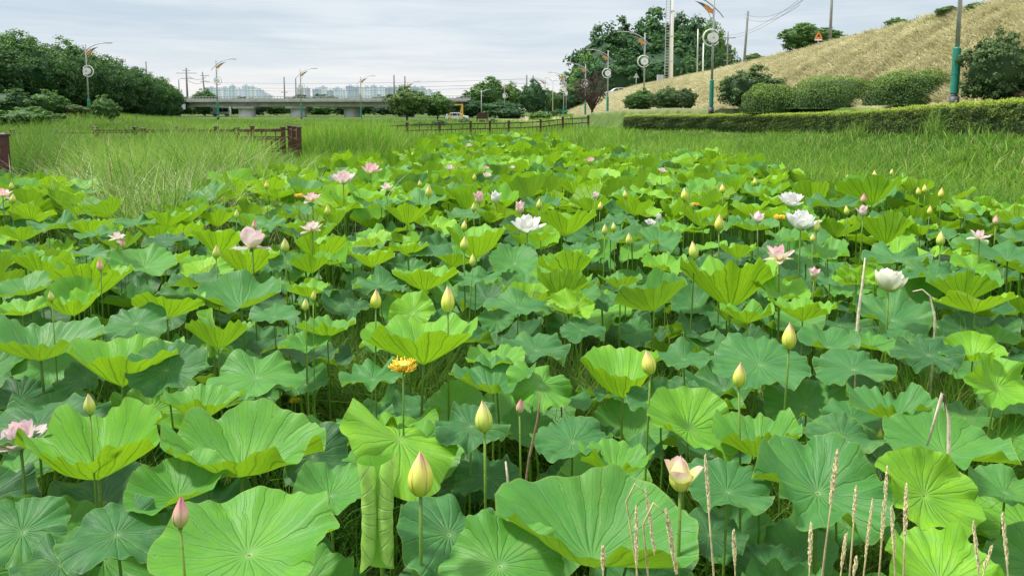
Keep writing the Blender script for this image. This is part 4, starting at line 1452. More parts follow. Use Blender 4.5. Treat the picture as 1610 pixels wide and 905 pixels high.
# weeds at the right edge of the lotus
n = 1500
px = rg.uniform(1440, 1620, n); d = rg.uniform(3.2, 4.4, n)
x = (px - W / 2) / F * d
blades('weed_grass', x, d, gz(x, d), rg.uniform(.5, 1.25, n), rg.uniform(.004, .009, n), rg.uniform(.1, .6, n), M['weed'], 'thin weeds growing up between leaves near the bank', rg.uniform(.2, .9, n), 20, 5)

# far banks
n = 120000
d = rg.uniform(42, 130, n)
x = (rg.random(n) * 2 - 1) * .72 * d
px = W / 2 + F * x / d
keep = ((px < 900)) & (rg.random(n) < np.clip(1.6 - d / 100, .25, 1))
x, d = x[keep], d[keep]
n = len(x)
blades('bank_grass', x, d, gz(x, d), rg.uniform(.25, .7, n), rg.uniform(.03, .07, n), rg.uniform(.1, .7, n), M['bank'], 'green grass covering the far banks behind the railings',
       np.clip(.5 + .4 * nz2(x, d, .25, 41) + rg.normal(0, .2, n), 0, 1), 22, 2)
# dry mown grass on the levee
n = 210000
d = 20 + 200 * rg.random(n) ** 1.7
tx = np.interp(d, TOE_Y, TOE_X); cx = np.interp(d, CR_Y, CR_X)
x = tx + (cx + 1.2 - tx) * rg.random(n)
tn = .52 + .22 * nz2(x * .5, d, .9, 51) + .20 * nz2(x, d * .4, 3.0, 52) + rg.normal(0, .16, n)
lo = rg.uniform(.08, .30, n) * (1 + d / 90) * (1 + .3 * nz2(x, d, 1.7, 54))
blades('dry_levee_grass', x, d, gz(x, d), lo, rg.uniform(.02, .05, n) * (1 + d / 60), rg.uniform(.6, 2.0, n), M['straw'], 'dry straw coloured mown grass covering the levee slope',
       np.clip(tn, 0, 1), 23, 3, leandir=PI + .5, curve=.6)

# ------------------------------------------------------------------ foliage meshes
def clumpy(rg, n_cl, per, size, shape='round', spread=.16, tone0=.0, inner=True, zlo=-1.0, core=.76):
    """leaf quads in unit ball-ish crown; tone high at top/outside"""
    P, N, Tn = [], [], []
    for k in range(n_cl):
        u = rg.normal(size=3); u /= np.linalg.norm(u)
        if shape == 'dome':
            u[2] = abs(u[2]) * 1.0 - .05
        rr = rg.uniform(.62, .95)
        lump = 1 + .16 * math.sin(u[0] * 5 + 1) * math.cos(u[1] * 4) + .10 * math.sin(u[2] * 7)
        c = u * rr * lump
        if c[2] < zlo: continue
        cl_t = rg.uniform(-.2, .25)
        s = spread * rg.uniform(.6, 1.35)
        pts = rg.normal(size=(per, 3))
        pts /= np.linalg.norm(pts, axis=1)[:, None]
        pts = pts * (rg.random(per) ** .45)[:, None] * s
        pts[:, 2] *= .7
        p = c + pts
        P.append(p)
        nn = pts / s + u * .4 + rg.normal(size=(per, 3)) * .6 + np.array([0, 0, .5])
        N.append(nn)
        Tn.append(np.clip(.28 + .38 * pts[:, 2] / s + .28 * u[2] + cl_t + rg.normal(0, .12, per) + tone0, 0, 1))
    P = np.concatenate(P); N = np.concatenate(N); Tn = np.concatenate(Tn)
    N /= np.linalg.norm(N, axis=1)[:, None]
    n = len(P)
    a = rg.normal(size=(n, 3))
    a -= N * (a * N).sum(1)[:, None]
    a /= np.linalg.norm(a, axis=1)[:, None]
    b = np.cross(N, a)
    sz = size * rg.uniform(.6, 1.4, n)[:, None]
    a = a * sz; b = b * sz * .6
    v = np.stack([P - a, P - b * .9, P + a, P + b], 1).reshape(-1, 3)
    q = np.arange(n * 4).reshape(n, 4)
    fl = np.repeat(np.stack([np.zeros(n), Tn, rg.random(n)], -1), 4, axis=0)
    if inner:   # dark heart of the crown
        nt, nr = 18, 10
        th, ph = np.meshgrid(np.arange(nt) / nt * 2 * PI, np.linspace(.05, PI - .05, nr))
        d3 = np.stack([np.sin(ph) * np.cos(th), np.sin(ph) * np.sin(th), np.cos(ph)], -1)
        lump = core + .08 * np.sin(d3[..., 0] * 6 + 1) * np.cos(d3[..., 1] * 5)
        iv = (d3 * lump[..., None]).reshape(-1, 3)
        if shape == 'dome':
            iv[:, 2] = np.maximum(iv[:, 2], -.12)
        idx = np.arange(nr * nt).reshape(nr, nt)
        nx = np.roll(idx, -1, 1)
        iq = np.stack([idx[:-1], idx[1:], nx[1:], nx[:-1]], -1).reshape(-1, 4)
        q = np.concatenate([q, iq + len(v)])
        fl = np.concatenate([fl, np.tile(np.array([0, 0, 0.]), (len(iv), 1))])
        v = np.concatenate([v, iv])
    return v, q, fl


crown_cache = {}


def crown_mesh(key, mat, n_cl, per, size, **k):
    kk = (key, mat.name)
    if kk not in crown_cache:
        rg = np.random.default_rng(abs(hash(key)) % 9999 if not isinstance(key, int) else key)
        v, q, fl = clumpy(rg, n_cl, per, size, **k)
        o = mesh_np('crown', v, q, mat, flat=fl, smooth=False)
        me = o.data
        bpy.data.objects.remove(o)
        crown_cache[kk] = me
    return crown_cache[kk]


trunk_cache = {}


def trunk_mesh(seed, low=.0):
    if seed not in trunk_cache:
        rg = np.random.default_rng(seed)
        m = MB()
        m.tube([(0, 0, -.02), (.005, 0, .18), (-.005, .003, .36), (.01, 0, .62)], [.030, .024, .018, .008], 8)
        for k in range(7):
            a = k * 2.4
            z0 = rg.uniform(.2, .42)
            l = rg.uniform(.2, .34)
            m.tube([(0, 0, z0), (math.cos(a) * l * .5, math.sin(a) * l * .5, z0 + l * .55), (math.cos(a) * l, math.sin(a) * l, z0 + l * .95)], [.013, .008, .003], 5)
        o = m.build('trunk', M['bark'], None, True)
        trunk_cache[seed] = o.data
        bpy.data.objects.remove(o)
    return trunk_cache[seed]


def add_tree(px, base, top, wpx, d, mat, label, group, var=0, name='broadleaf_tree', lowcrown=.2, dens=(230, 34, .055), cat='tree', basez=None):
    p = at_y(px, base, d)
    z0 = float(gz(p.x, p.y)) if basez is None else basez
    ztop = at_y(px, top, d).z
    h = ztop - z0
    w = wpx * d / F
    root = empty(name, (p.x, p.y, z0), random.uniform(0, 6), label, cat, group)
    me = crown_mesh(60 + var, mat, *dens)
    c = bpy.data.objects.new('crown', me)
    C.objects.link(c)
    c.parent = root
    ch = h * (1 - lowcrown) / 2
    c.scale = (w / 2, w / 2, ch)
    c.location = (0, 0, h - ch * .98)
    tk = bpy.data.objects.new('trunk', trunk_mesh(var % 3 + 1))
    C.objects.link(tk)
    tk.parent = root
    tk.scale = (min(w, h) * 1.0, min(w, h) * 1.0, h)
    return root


# left row on the bank
LR = [(-50,44,160,66),(28,50,110,74),(62,62,100,80),(100,62,95,86),(128,74,85,93),(150,80,80,100),(178,90,75,108),(205,97,70,118),
      (226,106,60,128),(244,116,54,138),(262,122,50,150),(272,134,40,162),(284,143,34,175)]
for i, (px, tp, w, d) in enumerate(LR):
    add_tree(px - 6, 168, tp + 3, w * 1.2, d, M['tree_left'], f"dark green dense tree, {ORD[i]} in the left bank row counting from the camera", 'row of dense trees on the far bank', i % 4,
             'bank_tree', -.04, (420, 60, .030))
# front shrubs under left row
for i, (px, tp, bs, w, d, mt, lab) in enumerate([
    (22,140,178,70,58,'tree_left','dark bush under the first bank trees'), (75,142,176,60,60,'tree_mid','leafy sapling bush with pale tips under bank trees'),
    (120,165,186,44,62,'tree_light','yellow green low bush beside the first lamp post'), (165,150,185,44,60,'tree_mid','round dark leafy bush just beyond the first lamp post'),
    (45,168,190,90,55,'tree_mid','broad low bush at the foot of the bank')]):
    add_tree(px, bs, tp, w, d, M[mt], lab, 'bushes below the bank trees', 4 + i % 2, 'leafy_bush', -.1, (200, 34, .06), 'bush')

# trees in the centre and right distance
TR = [
 (322,168,140,44,196,'tree_left','rounded tree standing behind the bridge end',.05),
 (640,188,137,66,112,'tree_light','round pale green tree in front of the bridge',.12),
 (688,188,146,48,116,'tree_mid','dark green tree beside the round pale tree',.15),
 (770,182,124,74,175,'tree_mid','broad tree rising behind the two-armed lamp',.1),
 (802,182,130,40,178,'tree_mid','narrow tree beyond broad tree',.1),
 (738,182,155,50,165,'tree_dark','low dark tree mass beside the yellow frame',.0),
 (790,182,158,64,160,'tree_dark','dark low tree under the broad tree',.0),
 (838,184,128,48,135,'tree_dark','conical dark evergreen behind the lamp posts',.1),
 (862,184,140,34,160,'tree_mid','slim green tree behind the evergreen',.05),
 (885,184,142,44,185,'tree_dark','dark tree where the lamp row ends',.0),
 (905,184,128,46,190,'tree_mid','pale green tree at the foot of the levee',.0),
]
for i, (px, bs, tp, w, d, mt, lab, lc) in enumerate(TR):
    add_tree(px, bs, tp, w, d, M[mt], lab, 'trees in the distance beyond the pond', i % 4, 'distant_tree', lc, (260, 40, .046))
BT = [
 (925,184,88,84,262,'tree_mid','lighter tree at the near flank of the big tree clump'),
 (952,184,46,120,268,'tree_dark','tall green tree on the flank of the big tree clump'),
 (985,184,36,124,272,'tree_dark','tall broad tree in the big clump beside the grey sign'),
 (1030,184,24,130,276,'tree_dark','tallest dark tree of the big clump behind the mast'),
 (1075,184,28,124,270,'tree_dark','broad dark tree of the big clump beyond the mast'),
 (1112,184,42,84,262,'tree_mid','last tree of the big clump beside the utility poles'),
 (968,184,78,120,255,'tree_dark','lower dark tree filling the front of the big clump'),
 (1050,184,62,150,256,'tree_dark','lower broad tree in front of the big clump'),
 (1116,184,66,64,250,'tree_dark','small tree at the far edge of the big clump'),
]
for i, (px, bs, tp, w, d, mt, lab) in enumerate(BT):
    add_tree(px, bs, tp, w, d, M[mt], lab, 'big clump of trees behind the levee', i % 4, 'tall_tree', -.02, (700, 60, .032))
# green belt behind the bridge
for i, px in enumerate(range(300, 740, 34)):
    tp = 160 + 5 * math.sin(px * .7)
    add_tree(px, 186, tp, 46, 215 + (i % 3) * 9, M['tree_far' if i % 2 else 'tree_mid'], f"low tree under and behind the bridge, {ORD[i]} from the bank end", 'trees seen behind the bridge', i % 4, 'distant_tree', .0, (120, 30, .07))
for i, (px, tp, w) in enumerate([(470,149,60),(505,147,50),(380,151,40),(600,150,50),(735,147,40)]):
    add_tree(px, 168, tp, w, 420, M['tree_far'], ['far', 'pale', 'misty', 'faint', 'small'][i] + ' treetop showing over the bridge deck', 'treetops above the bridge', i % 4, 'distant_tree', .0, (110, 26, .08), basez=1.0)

# shrubs on the right
SH = [
 (1180,172,104,112,47,'bush','spiky dark shrub with upright twigs at the levee foot',(260,46,.042),'round'),
 (1212,172,132,92,44.8,'mound','small clipped dome shrub in front of the spiky shrub',(380,70,.026),'dome'),
 (1312,172,119,140,42.8,'mound','widest clipped dome shrub behind the hedge',(560,80,.021),'dome'),
 (1432,168,110,136,35.5,'mound','clipped dome shrub beside the green lamp sleeve',(560,80,.021),'dome'),
 (1565,158,48,116,28.6,'bush','tall loose shrub with open twiggy base',(260,44,.042),'round'),
 (1010,180,140,56,60,'tree_mid','bright green shrub behind the end of the hedge',(240,44,.045),'round'),
 (1050,178,136,64,58,'bush','dark block shaped shrub next to the bright green shrub',(300,56,.036),'round'),
 (1078,178,138,38,57,'bush','dark shrub closing the block beside the lamp',(260,44,.045),'round'),
 (995,180,148,36,62,'bush','thin leaning shrub at the end of the hedge',(120,24,.05),'round'),
]
def dome_shell(rg, a, b, h, n):
    th = rg.uniform(0, 2 * PI, n)
    ph = np.arccos(np.clip(rg.uniform(-.12, 1, n), -1, 1))
    d3 = np.stack([np.sin(ph) * np.cos(th), np.sin(ph) * np.sin(th), np.cos(ph)], -1)
    e = .72
    sq = np.sign(d3) * np.abs(d3) ** e
    sq /= np.maximum(1, np.linalg.norm(sq, axis=1)[:, None]) ** .55
    lump = 1 + .07 * nz2(th * 2.2, ph * 3, 1.0, int(a * 100)) + .05 * nz2(th * 5, ph * 6, 1.1, int(a * 77))
    dep = rg.random(n) ** 2 * .14
    P = sq * (lump - dep)[:, None] * np.array([a, b, h])
    P[:, 2] = np.maximum(P[:, 2], .0)
    N = d3 + rg.normal(0, .55, (n, 3)) + np.array([0, 0, .3])
    N /= np.linalg.norm(N, axis=1)[:, None]
    A = rg.normal(size=(n, 3)); A -= N * (A * N).sum(1)[:, None]; A /= np.linalg.norm(A, axis=1)[:, None]
    B = np.cross(N, A)
    sz = rg.uniform(.025, .06, n)[:, None]
    v = np.stack([P - A * sz, P - B * sz * .6, P + A * sz, P + B * sz * .6], 1).reshape(-1, 3)
    q = np.arange(n * 4).reshape(n, 4)
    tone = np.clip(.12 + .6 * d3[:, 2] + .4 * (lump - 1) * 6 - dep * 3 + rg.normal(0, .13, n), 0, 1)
    fl = np.repeat(np.stack([np.zeros(n), tone, rg.random(n)], -1), 4, axis=0)
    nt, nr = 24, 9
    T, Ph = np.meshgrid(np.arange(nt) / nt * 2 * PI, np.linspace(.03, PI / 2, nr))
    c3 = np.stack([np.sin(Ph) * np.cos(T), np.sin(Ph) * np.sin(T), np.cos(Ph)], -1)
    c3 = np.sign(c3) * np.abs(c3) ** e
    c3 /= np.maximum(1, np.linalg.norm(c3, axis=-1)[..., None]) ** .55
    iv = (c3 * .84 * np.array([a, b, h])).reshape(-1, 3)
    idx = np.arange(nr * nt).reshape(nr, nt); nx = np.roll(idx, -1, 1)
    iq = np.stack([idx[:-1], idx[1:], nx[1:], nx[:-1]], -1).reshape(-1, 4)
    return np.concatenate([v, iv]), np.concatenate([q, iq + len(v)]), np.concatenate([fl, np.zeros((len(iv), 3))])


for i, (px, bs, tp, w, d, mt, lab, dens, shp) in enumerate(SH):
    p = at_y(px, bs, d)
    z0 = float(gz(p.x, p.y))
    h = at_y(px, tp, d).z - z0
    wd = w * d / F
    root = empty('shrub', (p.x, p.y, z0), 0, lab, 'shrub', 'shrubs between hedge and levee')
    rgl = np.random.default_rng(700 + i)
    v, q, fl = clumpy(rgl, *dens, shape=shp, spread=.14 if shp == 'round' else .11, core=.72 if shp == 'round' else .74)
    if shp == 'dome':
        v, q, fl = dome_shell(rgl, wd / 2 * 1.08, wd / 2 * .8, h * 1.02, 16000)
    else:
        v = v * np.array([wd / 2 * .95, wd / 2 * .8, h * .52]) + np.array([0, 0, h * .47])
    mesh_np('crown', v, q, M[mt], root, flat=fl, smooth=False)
    m = MB()
    for k in range(16 if mt == 'bush' else 6):
        a = rgl.uniform(0, 2 * PI); s = rgl.uniform(.3, 1.0)
        hh = rgl.uniform(.7, 1.08) * h if shp == 'round' else h * .5
        m.tube([(rgl.normal() * .05, rgl.normal() * .05, -.05), (math.cos(a) * wd * .2 * s, math.sin(a) * wd * .2 * s, hh * .5), (math.cos(a) * wd * .42 * s, math.sin(a) * wd * .3 * s, hh)], [.03, .018, .005], 5)
    m.build('stems', M['bark'], root, True)



# dark red tree
p = at_y(931, 180, 92)
root = empty('plum_tree', (p.x, p.y, float(gz(p.x, p.y))), 0, 'dark purplish tree with thin spreading branches before the big clump', 'tree')
rgl = np.random.default_rng(77)
h = at_y(931, 116, 92).z - float(gz(p.x, p.y)); wd = 62 * 92 / F
v, q, fl = clumpy(rgl, 150, 20, .035, spread=.2, inner=False)
mesh_np('crown', v * np.array([wd / 2, wd / 2, h * .36]) + np.array([0, 0, h * .66]), q, M['redtree'], root, flat=fl, smooth=False)
m = MB()
m.tube([(0, 0, -.1), (0, 0, h * .15)], [.16, .14], 7)
for k in range(34):
    a = k * 2.4; s = rgl.uniform(.3, 1)
    m.tube([(0, 0, h * .12), (math.cos(a) * wd * .2 * s, math.sin(a) * wd * .2 * s, h * .42), (math.cos(a) * wd * .45 * s, math.sin(a) * wd * .45 * s, h * rgl.uniform(.7, .98))], [.07, .045, .012], 5)
m.build('trunk', M['bark'], root, True)

# levee-top bushes
for i, (px, bs, tp, w, d, mt) in enumerate([(1265,76,36,72,73,'tree_mid'),(1300,66,44,50,70,'tree_mid'),(1185,96,84,30,90,'tree_light'),(1410,40,28,34,52,'tree_mid'),(1535,12,4,30,41,'tree_mid'),(1345,62,54,22,62,'tree_mid'),(1490,20,10,40,44,'tree_light')]):
    p = at_y(px, bs, d)
    cx_ = float(np.interp(d, CR_Y, CR_X))
    lab = ['big dark leafy bush on the levee crest beside the warning sign', 'leafy bush behind the warning sign on the levee crest', 'small pale bush at the foot of the leaning utility pole',
           'small bush alone on the levee crest', 'low weeds on the highest part of the crest', 'little bush beside tall pole on the crest', 'pale low bush near the crest top'][i]
    add_tree(px, bs, tp, w, d, M[mt], lab, 'bushes along the levee crest', 4 + i % 2, 'leafy_bush', -.1, (200, 34, .06), 'bush', basez=p.z - .2)

# hedge
def hedge():
    pts = [(13.6, 14), (15.2, 22), (16.2, 28), (16.6, 34), (16.5, 39), (15.4, 43), (12.4, 46.3), (9.6, 48.6), (7.7, 50)]
    P = np.array(pts, float)
    seg = np.linalg.norm(np.diff(P, axis=0), axis=1)
    cum = np.concatenate([[0], np.cumsum(seg)])
    Lh = cum[-1]
    topz = np.interp(P[:, 1], [14, 22, 28, 40, 44, 50], [2.72, 2.64, 2.5, 2.14, 2.06, 2.0])
    rg = np.random.default_rng(88)
    n = 120000
    s = rg.random(n) * Lh
    x = np.interp(s, cum, P[:, 0]); y = np.interp(s, cum, P[:, 1]); tz = np.interp(s, cum, topz)
    dx = np.interp(s + .3, cum, P[:, 0]) - np.interp(s - .3, cum, P[:, 0])
    dy = np.interp(s + .3, cum, P[:, 1]) - np.interp(s - .3, cum, P[:, 1])
    ln = np.hypot(dx, dy) + 1e-6
    # outward normal towards pond (left): (-dy, dx)
    nx, ny = -dy / ln, dx / ln
    g = gz(x - 0, y) * 0 + np.interp(s, cum, np.interp(P[:, 1], HEDGE_Y, BANK_Z)) - .05
    hh = tz - g
    wid = 1.0
    # superellipse cross-section parameter
    a = rg.uniform(-.25, PI * 1.0, n)
    ca, sa = np.cos(a), np.sin(a)
    cxs = np.sign(ca) * np.abs(ca) ** .45 * wid / 2
    czs = np.sign(sa) * np.abs(sa) ** .40
    zz = np.where(czs > 0, g + hh * (.05 + .95 * czs) * 1.0, g + .05)
    zz = np.where(rg.random(n) < .55, zz, g + hh * rg.random(n))
    rough = .05 * nz2(s, zz * 2, 2.3, 61) + .04 * nz2(s, zz * 3, 5.5, 62)
    topn = np.clip(czs, 0, 1)
    jit = rg.normal(0, .035, n)
    px_ = x + nx * (cxs * (1 + rough + jit) + np.sign(cxs) * rough * .8)
    py_ = y + ny * (cxs * (1 + rough + jit) + np.sign(cxs) * rough * .8)
    zz = np.minimum(zz, tz) + (rough * .7 + jit * .8) * (zz > tz - .1) - .0
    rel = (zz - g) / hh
    tone = np.clip(.12 + .95 * sstep(.82, 1.0, rel) + .15 * rel + .25 * nz2(s, zz * 3, 4.0, 63) * .6 + rg.normal(0, .12, n), 0, 1)  # tone climbs to yellow green near the top of the hedge
    N = np.stack([nx * np.sign(cxs) * .8, ny * np.sign(cxs) * .8, .5 + rel], -1) + rg.normal(0, .7, (n, 3))
    N /= np.linalg.norm(N, axis=1)[:, None]
    A = rg.normal(size=(n, 3)); A -= N * (A * N).sum(1)[:, None]; A /= np.linalg.norm(A, axis=1)[:, None]
    B = np.cross(N, A)
    sz = rg.uniform(.020, .045, n)[:, None]
    Pp = np.stack([px_, py_, zz], -1)
    v = np.stack([Pp - A * sz, Pp - B * sz * .6, Pp + A * sz, Pp + B * sz * .6], 1).reshape(-1, 3)
    q = np.arange(n * 4).reshape(n, 4)
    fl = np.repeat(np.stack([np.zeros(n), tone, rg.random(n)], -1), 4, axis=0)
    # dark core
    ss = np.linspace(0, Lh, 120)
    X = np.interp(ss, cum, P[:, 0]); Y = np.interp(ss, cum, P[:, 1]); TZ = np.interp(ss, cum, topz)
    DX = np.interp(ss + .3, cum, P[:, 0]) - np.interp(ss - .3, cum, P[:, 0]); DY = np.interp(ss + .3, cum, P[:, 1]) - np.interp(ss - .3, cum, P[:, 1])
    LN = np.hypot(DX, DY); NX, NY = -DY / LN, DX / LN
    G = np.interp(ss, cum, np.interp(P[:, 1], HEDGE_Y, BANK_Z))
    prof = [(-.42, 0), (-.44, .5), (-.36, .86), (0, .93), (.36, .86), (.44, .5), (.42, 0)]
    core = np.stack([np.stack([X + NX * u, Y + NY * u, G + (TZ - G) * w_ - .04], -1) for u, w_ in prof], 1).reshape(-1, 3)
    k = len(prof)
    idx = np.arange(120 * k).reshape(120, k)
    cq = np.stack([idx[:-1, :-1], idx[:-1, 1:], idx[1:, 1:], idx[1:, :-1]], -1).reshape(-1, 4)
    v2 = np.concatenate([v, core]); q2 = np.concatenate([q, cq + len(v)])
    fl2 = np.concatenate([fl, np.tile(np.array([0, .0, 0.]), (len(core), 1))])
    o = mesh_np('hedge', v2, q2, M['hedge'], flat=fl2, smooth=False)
    tag(o, 'long clipped box hedge with a yellow green top', 'hedge')


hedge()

# ------------------------------------------------------------------ lamps
def lamp_proto():
    root = empty('street_lamp', (0, 0, 0))
    MB().tube([(0, 0, -.3), (0, 0, .12)], [.17, .17], 12).tube([(0, 0, .12), (0, 0, .2)], [.13, .10], 12).build('base', M['darkgrey'], root, True)
    m = MB()
    m.tube([(0, 0, .2), (0, 0, .24), (0, 0, 1.82), (0, 0, 1.86)], [.10, .135, .135, .10], 12)
    m.tube([(0, 0, .9), (0, 0, .95)], [.145, .145], 12)
    m.build('green_sleeve', M['lampgreen'], root, False)
    MB().tube([(0, 0, 1.8), (0, 0, 4), (0, 0, 7.0), (0, 0, 7.05)], [.075, .07, .06, .02], 12).build('pole', M['steel'], root, True)
    arm = [(-.62, 0, 5.75), (-.38, 0, 6.05), (0, 0, 6.42), (.5, 0, 6.78), (1.0, 0, 7.0), (1.5, 0, 7.12), (2.0, 0, 7.16)]
    a = MB().tube(arm, [.03, .035, .045, .045, .04, .04, .035], 8)
    a.build('arm', M['steel'], root, True)
    MB().box(1.85, 2.55, -.10, .10, 7.10, 7.19).build('lamp_head', M['steel'], root, False, .03)
    lower = [(0, 0, 6.15), (.35, 0, 6.45), (.75, 0, 6.65), (1.25, 0, 6.78)]
    MB().tube(lower, [.03, .035, .03, .012], 6).tube([(.05, 0, 5.1), (.12, 0, 5.6), (.35, 0, 6.1), (.75, 0, 6.5), (1.1, 0, 6.74)], .022, 6).build('brace', M['steel'], root, True)
    MB().prism([(.07, 5.98), (.30, 6.06), (.62, 6.38), (.55, 6.52), (.30, 6.37), (.07, 6.2)], -.025, .025).build('orange_panel', M['orange'], root)
    MB().prism([(.60, 6.40), (.85, 6.58), (1.18, 6.76), (.80, 6.65), (.57, 6.53)], -.022, .022).build('grey_panel', M['darkgrey'], root)
    # round emblem
    d = MB()
    n = 24
    poly = [(.0 + .33 * math.cos(2 * PI * k / n), 4.5 + .33 * math.sin(2 * PI * k / n)) for k in range(n)]
    d.prism(poly, -.13, -.07)
    poly = [(.0 + .33 * math.cos(2 * PI * k / n), 4.5 + .33 * math.sin(2 * PI * k / n)) for k in range(n)]
    d.prism(poly, .07, .13)
    em = d.build('emblem_disc', M['lampwhite'], root)
    e = MB()
    for sx in (-.131, .131):
        y0, y1 = (sx - .008, sx) if sx < 0 else (sx, sx + .008)
        e.prism([(-.12, 4.40), (.0, 4.62), (.12, 4.40), (.0, 4.47)], y0, y1)
    e.build('emblem_mark', M['steel'], em)
    rr = MB()
    pts = [(.10 + .52 * math.cos(a), 0, 4.5 + .52 * math.sin(a)) for a in np.linspace(R_(-150), R_(150), 26)]
    rr.tube(pts, .045, 8)
    rr.build('ring', M['lampwhite'], root, True)
    for z in (4.05, 4.95):
        MB().tube([(0, 0, z - .04), (0, 0, z + .04)], .1, 10).build('collar', M['steel'], root, True)
    return root


lp = lamp_proto()
LAMPS = [  # px, base y, d, side, label
 (141,187,71,1,'first lamp of the far bank row, before the dense trees'),
 (343,184,93,1,'second lamp of the far bank row, standing by the bridge end'),
 (474,184,111,1,'third lamp of the far bank row, in front of bridge pier'),
 (568,186,127,1,'fourth lamp of the far bank row, before the last pier'),
 (641,187,143,1,'fifth lamp of the far bank row, in front of round tree'),
 (1500,157,29.5,-1,'nearest lamp post with green sleeve, between dome shrub and tall shrub'),
 (1118,172,47.5,-1,'tall lamp post behind the hedge, before the utility poles'),
 (1012,175,68,-1,'lamp post with orange panel before the big tree clump'),
 (955,178,85,-1,'lamp post beside the dark purplish tree'),
 (920,185,99,-1,'lamp post between the far railing and purplish tree'),
 (886,186,117,-1,'lamp post at the far railing corner'),
 (857,184,137,-1,'lamp post in front of conical evergreen'),
 (890,180,160,-1,'small lamp post beyond the far railing corner'),
 (793,186,150,1,'slim lamp post behind the parked white van'),
]
for i, (px, py, d, side, lab) in enumerate(LAMPS):
    o = lp if i == 0 else copy_tree(lp)
    p = at_y(px, py, d)
    g = float(gz(p.x, p.y))
    o.location = (p.x, p.y, min(p.z, g + .3) if abs(p.z - g) < .35 else p.z)
    o.rotation_euler = (0, 0, 0 if side > 0 else PI)
    tag(o, 'street lamp, ' + lab if len(lab.split()) < 14 else lab, 'street lamp', 'curved arm street lamps')
    if px == 1500:
        o.scale = (1.1, 1.1, 1.1)

# two-armed lamp
def two_arm(px, base, top, d, label):
    p = at_y(px, base, d)
    h = at_y(px, top, d).z - p.z
    root = empty('two_armed_lamp', (p.x, p.y, p.z), 0, label, 'street lamp', 'two-armed street lamps')
    MB().tube([(0, 0, -.5), (0, 0, h)], [.10, .06], 10).build('pole', M['steel'], root, True)
    for s in (-1, 1):
        MB().tube([(0, 0, h * .93), (s * .5, 0, h * .97), (s * 1.0, 0, h * 1.02), (s * 1.7, 0, h * 1.04)], [.05, .05, .045, .07], 8).build('arm', M['steel'], root, True)
two_arm(757, 182, 142, 135, 'two-armed lamp rising behind the brown notice board')
two_arm(869, 176, 124, 150, 'two-armed lamp between evergreen and levee foot')

# ------------------------------------------------------------------ bridge
def bridge():
    D = 170
    a = at_y(285, 162, D + 6); b = at_y(740, 162, D - 6)
    root = empty('road_bridge', ((a.x + b.x) / 2, D, .5), 0, 'long grey concrete road bridge crossing the valley on pale piers', 'bridge')
    O = Vector(root.location)
    zt = at_y(500, 159, D).z; zb = at_y(500, 168, D).z
    dirv = (b - a).normalized()
    A = Vector((a.x, a.y, 0)); B = Vector((b.x, b.y, 0))
    def P(v, z, off=0.0):
        return (v.x - O.x, v.y - O.y + off, z - O.z)
    MB().obox(P(A, (zt + zb) / 2 - .15, 3), P(B, (zt + zb) / 2 - .15, 3), 6.4, zt - zb - .3).build('girder', M['concrete'], root, False, .05)
    MB().obox(P(A, zt - .05, 3), P(B, zt - .05, 3), 9.0, .35).build('deck', M['concrete'], root)
    m = MB()
    for off in (-1.35, 7.35):
        m.obox(P(A, zt + .35, off), P(B, zt + .35, off), .25, .5)
    m.build('parapet', M['rail'], root)
    m = MB()
    n = 90
    L = B - A
    for off in (-1.35,):
        for k in range(n + 1):
            q = A + L * (k / n)
            m.box(q.x - O.x - .05, q.x - O.x + .05, q.y - O.y + off - .05, q.y - O.y + off + .05, zt + .6 - O.z, zt + 1.0 - O.z)
        m.obox(P(A, zt + 1.02, off), P(B, zt + 1.02, off), .1, .1)
    m.build('railing', M['rail'], root)
    for px in (381, 464, 549, 636, 710):
        q = at_y(px, 175, D)
        x = q.x - O.x
        m = MB()
        w = 13 * D / F
        n = 20
        ring = [(x + w * math.cos(2 * PI * k / n), 3 + w * .9 * math.sin(2 * PI * k / n)) for k in range(n)]
        vs = [(u, v, -.8) for u, v in ring] + [(u, v, zb - O.z - .35) for u, v in ring]
        m.add(vs, [(k, (k + 1) % n, n + (k + 1) % n, n + k) for k in range(n)] + [tuple(range(n))[::-1], tuple(range(n, 2 * n))])
        pr = m.build('pier', M['pier'], root)
        MB().box(x - w * 1.25, x + w * 1.25, .4, 5.6, zb - O.z - .4, zb - O.z + .05).build('pier_cap', M['concrete'], pr)
bridge()

# ramp with stairs at the bridge end
p = at_y(250, 166, 172)
root = empty('stair_ramp', (p.x, p.y, 2.2), 0, 'pale concrete stairs and ramp wall leading up to the bridge', 'stairs')
s = 172 / F
def q2(px, py): return ((px - 250) * s, (166 - py) * s + p.z - 2.2)
MB().prism([q2(213, 170), q2(213, 158), q2(222, 157), q2(248, 165), q2(290, 164), q2(290, 172), q2(213, 175)], -.5, .5).build('ramp_wall', M['pier'], root)
m = MB()
for k in range(14):
    x, z = q2(213 + k * 5.9, 157 + (k * 1.1 if k < 6 else 6.5))
    m.box(x - .05, x + .05, -.05, .05, z - .4, z + 1.0)
x0, z0 = q2(213, 151.5); x1, z1 = q2(248, 158); x2, z2 = q2(290, 158)
m.obox((x0, 0, z0), (x1, 0, z1), .08, .1).obox((x1, 0, z1), (x2, 0, z2), .08, .1)
m.build('railing', M['rail'], root)
for pxx in (248, 268):
    x, z = q2(pxx, 149)
    MB().tube([(x, 0, z - 3), (x, 0, z), (x + 1.6, 0, z + .35)], .08, 6).build('canopy_post', M['steel'], root)

